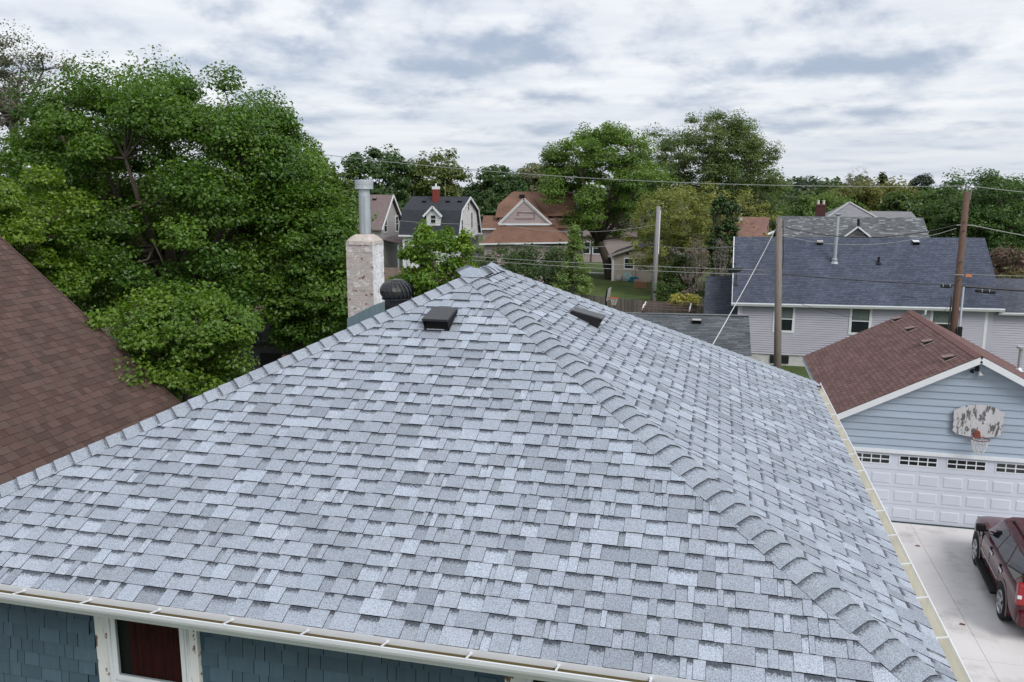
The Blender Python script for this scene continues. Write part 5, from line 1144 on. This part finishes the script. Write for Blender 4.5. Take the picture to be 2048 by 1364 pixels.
for sx in (-1, 1):
    part('roof_rail', 'matt_black', car, lambda m: (m.tube([(sx*.62, -.1, 1.85), (sx*.62, -.2, 1.905), (sx*.63, -2.0, 1.905), (sx*.63, -2.1, 1.85)], .022, 8)), local=True)
    mi = part('mirror', 'matt_black', car, lambda m: (m.obox((sx*1.09, .83, 1.27), (.11, 0, 0), (0, .06, 0), (0, 0, .10)), m.obox((sx*.97, .80, 1.22), (.06, 0, 0), (0, .03, 0), (0, 0, .03))), local=True, bevel=.03)
    part('running_board', 'matt_black', car, lambda m: m.box((sx*1.03-.09, -.88, .30), (sx*1.03+.09, 1.05, .37)), local=True, bevel=.02)
    part('side_moulding', 'chrome', car, lambda m: m.box((sx*1.004-.008, -.80, .66), (sx*1.004+.008, 1.0, .69)), local=True)
    for y in (-.05, -1.02): part('door_handle', 'chrome', car, lambda m: (m.obox((sx*1.005, y, 1.0), (.014, 0, 0), (0, .10, 0), (0, 0, .022)), m.obox((sx*.998, y, 1.0), (.010, 0, 0), (0, .115, 0), (0, 0, .04))), local=True, bevel=.008)
    for y in (1.02, .08, -.92): part('door_seam', 'matt_black', car, lambda m: m.box((sx*.985-.019, y-.005, .42), (sx*.985+.019, y+.005, 1.10)), local=True)
    part('tail_lamp', 'tail', car, lambda m: (m.box((sx*.90-.075, -2.535, .86), (sx*.90+.075, -2.36, 1.34))), local=True, bevel=.03)
    part('tail_lens', 'white', car, lambda m: m.box((sx*.93-.04, -2.542, 1.02), (sx*.93+.04, -2.5, 1.10)), local=True)
    part('headlamp', 'chrome', car, lambda m: m.box((sx*.70-.16, 2.40, .80), (sx*.70+.16, 2.50, .98)), local=True, bevel=.03)
    for y in (1.53, -1.42):
        arc = [(math.cos(t), math.sin(t)) for t in np.linspace(R_(-14), R_(194), 22)]
        part('wheel_arch', 'matt_black', car, lambda m: m.face([(sx*1.008, y+a*.475, .40+b*.475) for a, b in arc]), local=True)
        def flare(m):
            for (a, b), (c, d) in zip(arc, arc[1:]): m.face([(sx*1.010, y+a*.465, .40+b*.465), (sx*1.010, y+c*.465, .40+d*.465), (sx*1.002, y+c*.53, .40+d*.53), (sx*1.002, y+a*.53, .40+b*.53)]); m.face([(sx*1.010, y+a*.465, .40+b*.465), (sx*1.010, y+c*.465, .40+d*.465), (sx*.9, y+c*.462, .40+d*.462), (sx*.9, y+a*.462, .40+b*.462)])
        part('fender_flare', 'car', car, flare, local=True, smooth=True)
        wh = MB().lathe((sx*.82, y, .395), (sx, 0, 0), [(.27, -.06), (.38, -.04), (.40, .02), (.40, .16), (.385, .20), (.30, .215), (.268, .20)], 36).build('wheel', 'rubber', car, local=True, smooth=True)
        def rim(m):
            m.lathe((sx*.82, y, .395), (sx, 0, 0), [(.272, .195), (.262, .215), (.245, .19), (.235, .10)], 36)
            m.lathe((sx*.82, y, .395), (sx, 0, 0), [(.09, .12), (.075, .205), (.0, .21)], 20)
            for k in range(6):
                a = 2*math.pi*k/6+.3; d = V3(0, math.cos(a), math.sin(a)); e = V3(0, -math.sin(a), math.cos(a)); c = V3(sx*.82+sx*.185, y, .395)
                m.obox(c+d*.16, d*.10, e*.040, V3(.022, 0, 0))
        part('rim', 'alloy', wh, rim, local=True)
        part('brake_disc', 'dkgrey', wh, lambda m: m.lathe((sx*.82, y, .395), (sx, 0, 0), [(.24, .08), (.235, .10), (.0, .10)], 24), local=True)
part('bumper', 'car', car, lambda m: m.box((-.93, -2.62, .42), (.93, -2.44, .74)), local=True, bevel=.05)
part('bumper_step', 'alloy', car, lambda m: m.box((-.62, -2.635, .735), (.62, -2.46, .752)), local=True)
part('tailgate_handle', 'chrome', car, lambda m: m.box((-.4, -2.560, .98), (.4, -2.53, 1.03)), local=True)
part('grille', 'matt_black', car, lambda m: m.box((-.5, 2.53, .58), (.5, 2.575, .86)), local=True)
part('aerial', 'matt_black', car, lambda m: m.tube([(.2, .0, 1.86), (.2, -.06, 2.0)], .008, 5), local=True)

# ------------------------------------------------------------------ utility poles and wires
def pole(x, yb, yt, dist, r0, r1, mat, label, lean_x=None):
    t = atD(x, yt, dist); b = t.copy(); b[2] = 0
    if lean_x is not None: b = atD(lean_x, yb, dist); s = (b-t)/(t[2]-b[2]); b = t+s*t[2]
    o = thing('utility_pole', tuple(b), label, 'utility pole', 'wooden poles along the alley')
    part('post', mat, o, lambda m: m.tube([b, b*.5+t*.5, t], [r0, (r0+r1)/2, r1], 12), smooth=True); return o, b, t
p1, p1b, p1t = pole(1558, 730, 437, 39, .175, .145, 'pole', 'weathered grey-brown pole standing before the lavender house windows', 1555)
p2, p2b, p2t = pole(1934, 660, 384, 38.5, .175, .14, 'pole_brown', 'tall red-brown leaning pole between the garage and blue-grey roof', 1907)
p3, p3b, p3t = pole(1317, 585, 413, 66, .22, .16, 'pole_grey', 'slim pale grey pole on the lawn in front of the beige garage', 1308)
part('conduit', material('grey_conduit', (.42, .44, .50)), p2, lambda m: m.tube([p2b+V3(.24, -.05, .2), p2b*.45+p2t*.55+V3(.23, -.05, 0)], .05, 8))
part('riser_cable', 'cable', p2, lambda m: m.tube([p2b+V3(-.24, -.05, .2), p2b*.5+p2t*.5+V3(-.23, -.05, 0)], .035, 6))
part('top_pin', 'wire', p2, lambda m: (m.tube([p2t+V3(.16, 0, -.35), p2t+V3(.18, 0, .22)], .02, 6),))
part('insulator', 'white', p2, lambda m: m.lathe(p2t+V3(.18, 0, .17), (0, 0, 1), [(.05, 0), (.11, .03), (.11, .07), (.05, .12), (0, .12)], 10))
at2 = lambda k: p2b+(p2t-p2b)*k
zk = lambda z: (z-p2b[2])/(p2t[2]-p2b[2])
for z, dx in ((8.15, 0), (7.75, 0), (5.55, 0), (6.35, 0)): part('bolt', 'dkgrey', p2, lambda m: m.tube([at2(zk(z))+V3(-.02, -.16, 0), at2(zk(z))+V3(-.02, -.24, 0)], .035, 6))
part('guy_clamp', 'wire', p2, lambda m: (m.bar(at2(zk(8.0))+V3(-.35, -.05, 0), at2(zk(8.0))+V3(.35, -.05, 0), .03, .05),))
part('warning_tag', material('orange_tag', (.55, .22, .10)), p2, lambda m: m.box(at2(zk(5.75))+V3(.24, -.2, -.07), at2(zk(5.75))+V3(.5, -.18, .07)))
part('metal_band', 'alloy', p2, lambda m: m.box(at2(zk(5.75))+V3(-.2, -.22, .0), at2(zk(5.75))+V3(.16, -.20, .05)))
part('cable_box', 'matt_black', p2, lambda m: m.box(at2(zk(3.1))+V3(.14, -.28, -.3), at2(zk(3.1))+V3(.3, -.1, .35)))
part('conductor_riser', 'cable', p1, lambda m: m.tube([p1t+V3(.18, -.1, -.1), p1t+V3(.3, -.12, -1.9), p1t+V3(.2, -.1, -3.2), p1t+V3(.28, -.1, -5.0)], .018, 5))
part('weather_coil', 'cable', p1, lambda m: [m.tube([p1t+V3(-.28+.22*math.cos(a)*k, -.15, -.42+.26*math.sin(a)*k) for a in np.linspace(0, 5.2, 14)], .014, 4) for k in (1, .7)])
part('insulator', 'white', p1, lambda m: (m.lathe(p1t+V3(.22, -.1, -3.15), (.5, -.3, .6), [(.03, 0), (.05, .1), (0, .1)], 8), m.lathe(p1t+V3(-.2, -.2, -.6), (-1, -.3, -.5), [(.05, 0), (.06, .3), (0, .35)], 8)))
part('strip', 'white', p3, lambda m: m.bar(p3t+V3(.17, -.12, -.3), p3t*.55+p3b*.45+V3(.19, -.14, 0), .06, .02))
part('crossarm', 'dkgrey', p3, lambda m: (m.bar(p3t+V3(-1.5, -.2, -3.0), p3t+V3(0, -.2, -3.0), .10, .10), m.box(p3t+V3(-1.35, -.3, -3.25), p3t+V3(-1.0, -.1, -2.9)), m.tube([p3t+V3(-1.1, -.2, -3.1), p3t+V3(-.8, -.2, -3.9), p3t+V3(-.2, -.2, -3.2)], .02, 5)))
def wire(label, a, b, sag, r=.012, mat='wire', name='overhead_wire', n=24, twist=False):
    a, b = np.asarray(a, float), np.asarray(b, float); pts = []
    for i in range(n+1): t = i/n; p = a*(1-t)+b*t; p[2] -= 4*sag*t*(1-t); pts.append(p)
    m = MB(); m.tube([p for p in pts], r, 5); return tag(m.build(name, mat, loc=(a+b)/2), label, 'wire', 'overhead wires')
top2 = p2t+V3(.18, 0, .27); LP = atD(560, 298, 46)
wire('topmost thin wire crossing the sky from the maple to the brown pole', LP, top2, .62, .016)
wire('topmost wire running off to the right of the brown pole', top2, atD(2260, 392, 42), .15, .016)
wire('upper twisted cable from the weathered pole up to the brown pole', p1t+V3(.1, -.15, -.35), at2(zk(8.0))+V3(-.3, -.05, .02), .55, .022, 'cable')
wire('lower pale cable sagging into the brown pole', p1t+V3(.1, -.15, -.75), at2(zk(7.85))+V3(-.3, -.05, 0), .6, .012)
wire('cable running right from the brown pole before the dark tree', at2(zk(8.0))+V3(.35, -.05, 0), atD(2240, 496, 40), .12, .020)
wire('thick black cable bundle leaving the brown pole to the right', at2(zk(5.25)), atD(2240, 588, 38), .06, .05, 'cable')
wire('thin wire beside the orange tag running right', at2(zk(5.8))+V3(.4, -.1, 0), atD(2240, 548, 38), .1, .012)
wire('black cable across the blue-grey roof to the brown pole', p1t+V3(0, -.2, -2.55), at2(zk(5.28)), .06, .022, 'cable')
wire('upper of two wires crossing the dark bush to the weathered pole', atD(820, 504, 44), p1t+V3(0, -.2, -2.40), .12, .014)
wire('lower of two wires crossing the dark bush to the weathered pole', atD(820, 510, 44), p1t+V3(0, -.2, -2.62), .14, .014)
wire('wire from the grey pole to the weathered pole', p3t+V3(-.2, -.2, -2.95), p1t+V3(-.1, -.1, -1.0), .35, .016)
wire('wire running left from the grey pole past the big trunk', p3t+V3(-1.5, -.2, -3.0), atD(1000, 486, 66), .25, .016)
wire('thin wire over the orange-roofed house', atD(1000, 448, 66), p3t+V3(-.1, -.1, -1.4), .6, .014)
wire('thin wire before the gambrel house', atD(700, 430, 60), atD(975, 448, 62), .2, .012)
wire('white service cable from the weathered pole down to the near house', p1t+V3(-.15, -.2, -.5), V3(-1.93, 9.25, 6.45), .10, .010, 'rope')
wire('thin black service wire from the weathered pole to the lavender house', p1t+V3(.2, -.15, -3.6), atY(1740, 640, 42.2), .15, .010, 'cable')
wire('thin black drop from the brown pole to the lavender roof edge', at2(zk(4.8)), atY(1868, 640, 42.2), .10, .010, 'cable')
wire('short black drop wire left of the brown pole', at2(zk(4.75)), atY(1800, 592, 43.0), .08, .010, 'cable')
for i, (k, xo, lb) in enumerate(((5.28, -.50, 'black splice case on the cable just left of the brown pole'), (5.10, 1.15, 'black splice case under the thick cable right of the brown pole'))):
    c = at2(zk(k))+V3(xo, -.06, -.06)
    o = thing('splice_case', tuple(c), lb, 'splice case'); part('case', 'matt_black', o, lambda m: m.tube([c+V3(-.24-.2*i, 0, .02*i), c+V3(-.2-.17*i, 0, .02*i), c+V3(.2+.17*i, 0, -.03*i), c+V3(.24+.2*i, 0, -.03*i)], [.03, .075, .075, .03], 10)); part('clip', 'wire', o, lambda m: [m.box(c+V3(d-.02, -.08, -.02), c+V3(d+.02, .08, .11)) for d in (-.15, .15)])

# ------------------------------------------------------------------ backyard: fence, pergola, hoop, lawn things
fa, fb2 = atZ(1160, 590, 1.75), atZ(1440, 618, 1.75); fa[2] = fb2[2] = 0
fe = thing('board_fence', tuple((fa+fb2)/2), 'weathered grey board fence along the lawn', 'fence')
t = unit(fb2-fa); L = np.linalg.norm(fb2-fa); rng = random.Random(77); n = int(L/.145); nrm = V3(t[1], -t[0], 0)
for i in range(n):
    c = fa+t*(i+.5)*.145; h = 1.78+rng.random()*.06; g = .75+.5*rng.random(); m = MB(); m.obox(c+V3(0, 0, h/2)+nrm*(rng.random()*.012), t*.066, nrm*.010, V3(0, 0, h/2), (.185*g, .16*g, .145*g, 1)); m.build('board', 'fence', fe)
for z in (.4, 1.4): part('rail', 'timber', fe, lambda m: m.bar(fa+V3(0, .06, z), fb2+V3(0, .06, z), .06, .09))
pg = atZ(1283, 602, 2.5); pg2 = atZ(1394, 607, 2.5); pw_ = 3.4
pe = thing('pergola', (pg[0]+1.8, pg[1]-1.7, 0), 'brown timber pergola with open slats in front of the fence', 'pergola')
X0, X1, Y1, Y0 = pg[0]+.1, pg2[0]-.1, pg[1], pg[1]-pw_
for x in (X0+.3, X1-.3):
    for y in (Y0+.3, Y1-.3): part('post', 'timber', pe, lambda m: m.box((x-.07, y-.07, 0), (x+.07, y+.07, 2.35)))
for x in (X0+.3, X1-.3): part('beam', 'timber', pe, lambda m: m.box((x-.05, Y0, 2.352), (x+.05, Y1, 2.47)))
for i, y in enumerate(np.linspace(Y0+.1, Y1-.1, 4)): part('slat', 'timber', pe, lambda m: m.box((X0-.1, y-.03, 2.472), (X1+.1, y+.03, 2.53)))
part('bracket', 'white', pe, lambda m: [m.bar((x, y-.1, 2.45), (x+.02, y+.9, 2.62), .06, .04) for x in (X0+.25, X1-.25) for y in (Y0+.1, Y0+1.3)])
hp = atZ(1212, 610, 1.6); hb = hp*V3(1, 1, 0)
ho = thing('portable_hoop', tuple(hb), 'black portable basketball stand with orange rim behind the fence line', 'basketball hoop')
hz = atY(1215, 578, hp[1])[2]; rp = atY(1228, 596, hp[1]-.2)
part('post', 'matt_black', ho, lambda m: m.tube([hb, V3(hb[0], hb[1], hz-.5), V3(hb[0]+.1, hb[1], hz)], .07, 8))
part('backboard', 'siding_grey', ho, lambda m: m.obox((hb[0]+.18, hb[1], hz-.35), (.02, 0, 0), (.03, .55, 0), (.05, 0, .42)))
part('rim', 'orange', ho, lambda m: m.tube([(rp[0]+.26*math.cos(a), rp[1]+.26*math.sin(a), rp[2]) for a in np.linspace(0, 2*math.pi, 19)], .025, 6, cap=False))
part('rim_bracket', 'orange', ho, lambda m: m.bar((hb[0]+.2, hb[1]-.1, rp[2]+.02), (rp[0]-.24, rp[1], rp[2]), .06, .05))
part('net', 'net', ho, lambda m: net(m, rp[0], rp[1], rp[2], .25, .48, 10))
def prop(name, label, x, y, cat, fn, mat):
    c = atZ(x, y, 0); o = thing(name, tuple(c), label, cat); fn(o, c); return o
def tub(o, c): part('tub', 'blue_tub', o, lambda m: m.lathe(c, (0, 0, 1), [(.0, .01), (.34, .01), (.44, .5), (.46, .5), (.46, .46)], 4)); part('shovel_handle', 'timber', o, lambda m: m.tube([c+V3(.1, .2, .3), c+V3(.12, .3, 1.5)], .03, 6))
prop('plastic_tub', 'bright blue plastic tub against the beige garage', 1268, 564, 'tub', tub, None)
def cbox(o, c):
    part('carton', 'cardboard', o, lambda m: [m.obox(c+V3(*d), a, b, (0, 0, .26)) for d, a, b in (((0, -.4, .26), (.62, 0, 0), (0, .02, 0)), ((0, .4, .26), (.62, 0, 0), (0, .02, 0)), ((-.62, 0, .26), (.02, 0, 0), (0, .4, 0)), ((.62, 0, .26), (.02, 0, 0), (0, .4, 0)))]+[m.box(c+V3(-.6, -.4, 0), c+V3(.6, .4, .03))])
    part('flap', 'cardboard', o, lambda m: (m.obox(c+V3(.82, 0, .60), (.2, 0, .1), (0, .4, 0), (-.01, 0, .02)), m.obox(c+V3(-.5, .45, .62), (.2, 0, 0), (0, .1, .12), (0, .01, -.01))))
prop('carton', 'open brown cardboard carton on the lawn', 1282, 575, 'box', cbox, None)
def globe(o, c): part('disc', 'teal', o, lambda m: m.lathe(c+V3(0, 0, .5), (0, -1, .25), [(.0, .06), (.3, .05), (.48, .0), (.5, -.04), (0, -.06)], 18)); part('stand', 'dkgrey', o, lambda m: m.box(c+V3(-.25, -.05, 0), c+V3(.25, .1, .12)))
prop('round_table_top', 'pale teal round disc leaning on the beige garage', 1254, 563, 'disc', globe, None)
prop('round_tray', 'pale grey round disc leaning beside the thick tree trunk', 1237, 562, 'disc', lambda o, c: (part('disc', 'siding_grey', o, lambda m: m.lathe(c+V3(0, 0, .4), (0, -1, .25), [(.0, .06), (.25, .05), (.38, 0), (0, -.06)], 18)), part('stand', 'dkgrey', o, lambda m: m.box(c+V3(-.2, -.05, 0), c+V3(.2, .1, .1)))), None)
prop('dark_basket', 'dark brown rounded basket against the beige garage', 1289, 562, 'basket', lambda o, c: (part('bowl', 'terracotta', o, lambda m: m.lathe(c, (0, 0, 1), [(0, .01), (.3, .01), (.5, .3), (.45, .42), (.4, .3)], 16)), part('lid', 'matt_black', o, lambda m: m.lathe(c, (0, 0, 1), [(.45, .40), (.2, .52), (0, .54)], 16))), None)
def barrel(o, c): part('drum', 'terracotta', o, lambda m: m.lathe(c, (0, 0, 1), [(0, .0), (.34, .0), (.36, .3), (.35, .6), (.36, .95), (.30, .95), (.3, .7)], 20)); part('rim', 'timber', o, lambda m: m.lathe(c, (0, 0, 1), [(.35, .93), (.40, .95), (.38, 1.0), (.3, 1.0)], 20))
prop('trash_barrel', 'rusty brown barrel beside the grey pole', 1313, 600, 'barrel', barrel, None)
def rake(o, c): part('handle', 'yellow', o, lambda m: m.tube([c, c+V3(-.5, .3, 1.8)], .03, 6)); part('head', 'timber', o, lambda m: m.bar(c+V3(-.3, 0, .04), c+V3(.3, 0, .04), .06, .06))
prop('garden_rake', 'yellow-handled tool leaning over the leafy bed', 1373, 598, 'tool', rake, None)
prop('air_conditioner', 'dark grey air conditioner box at the corner of the beige garage', 1316, 566, 'appliance', lambda o, c: (part('cabinet', 'dkgrey', o, lambda m: m.box(c+V3(-.35, -.3, 0), c+V3(.35, .3, .8))), part('fan_grille', 'matt_black', o, lambda m: m.lathe(c+V3(0, -.3, .45), (0, -1, 0), [(.0, .02), (.25, .02), (.27, 0)], 14))), None)
prop('trellis', 'thin dark metal trellis against the beige garage', 1300, 563, 'trellis', lambda o, c: (part('upright', 'matt_black', o, lambda m: [m.bar(c+V3(d, 0, 0), c+V3(d, 0, 1.5), .03) for d in (-.15, .15)]), part('rung', 'matt_black', o, lambda m: [m.bar(c+V3(-.25, 0, z), c+V3(.25, 0, z), .03) for z in (.4, .8, 1.2, 1.45)])), None)
def lantern(o, c): part('post', 'matt_black', o, lambda m: m.tube([c, c+V3(0, 0, 1.7)], .05, 8)); part('lantern', 'dkgrey', o, lambda m: m.lathe(c+V3(0, 0, 1.7), (0, 0, 1), [(.06, 0), (.14, .3), (.16, .32), (0, .45)], 8))
prop('lamp_post', 'black lamp post before the paired white windows', 1182, 524, 'lamp post', lantern, None)
sheet('path', 'concrete', -18.5, -14.0, 88.6, 89.6, .03)
# debris on the drive
for i, (x, y, lb) in enumerate(((1835, 1092, 'dark leaf lying on the concrete near the garage door'), (1924, 1249, 'brown leaf litter on the concrete near the gutter'))):
    c = atZ(x, y, .036); o = MB().face([c+V3(-.07, -.02, .004), c+V3(.05, -.04, .010), c+V3(.08, .03, .004), c+V3(-.02, .05, .014)]).build('fallen_leaf', 'terracotta', loc=c); tag(o, lb, 'leaf', 'leaves on the drive')
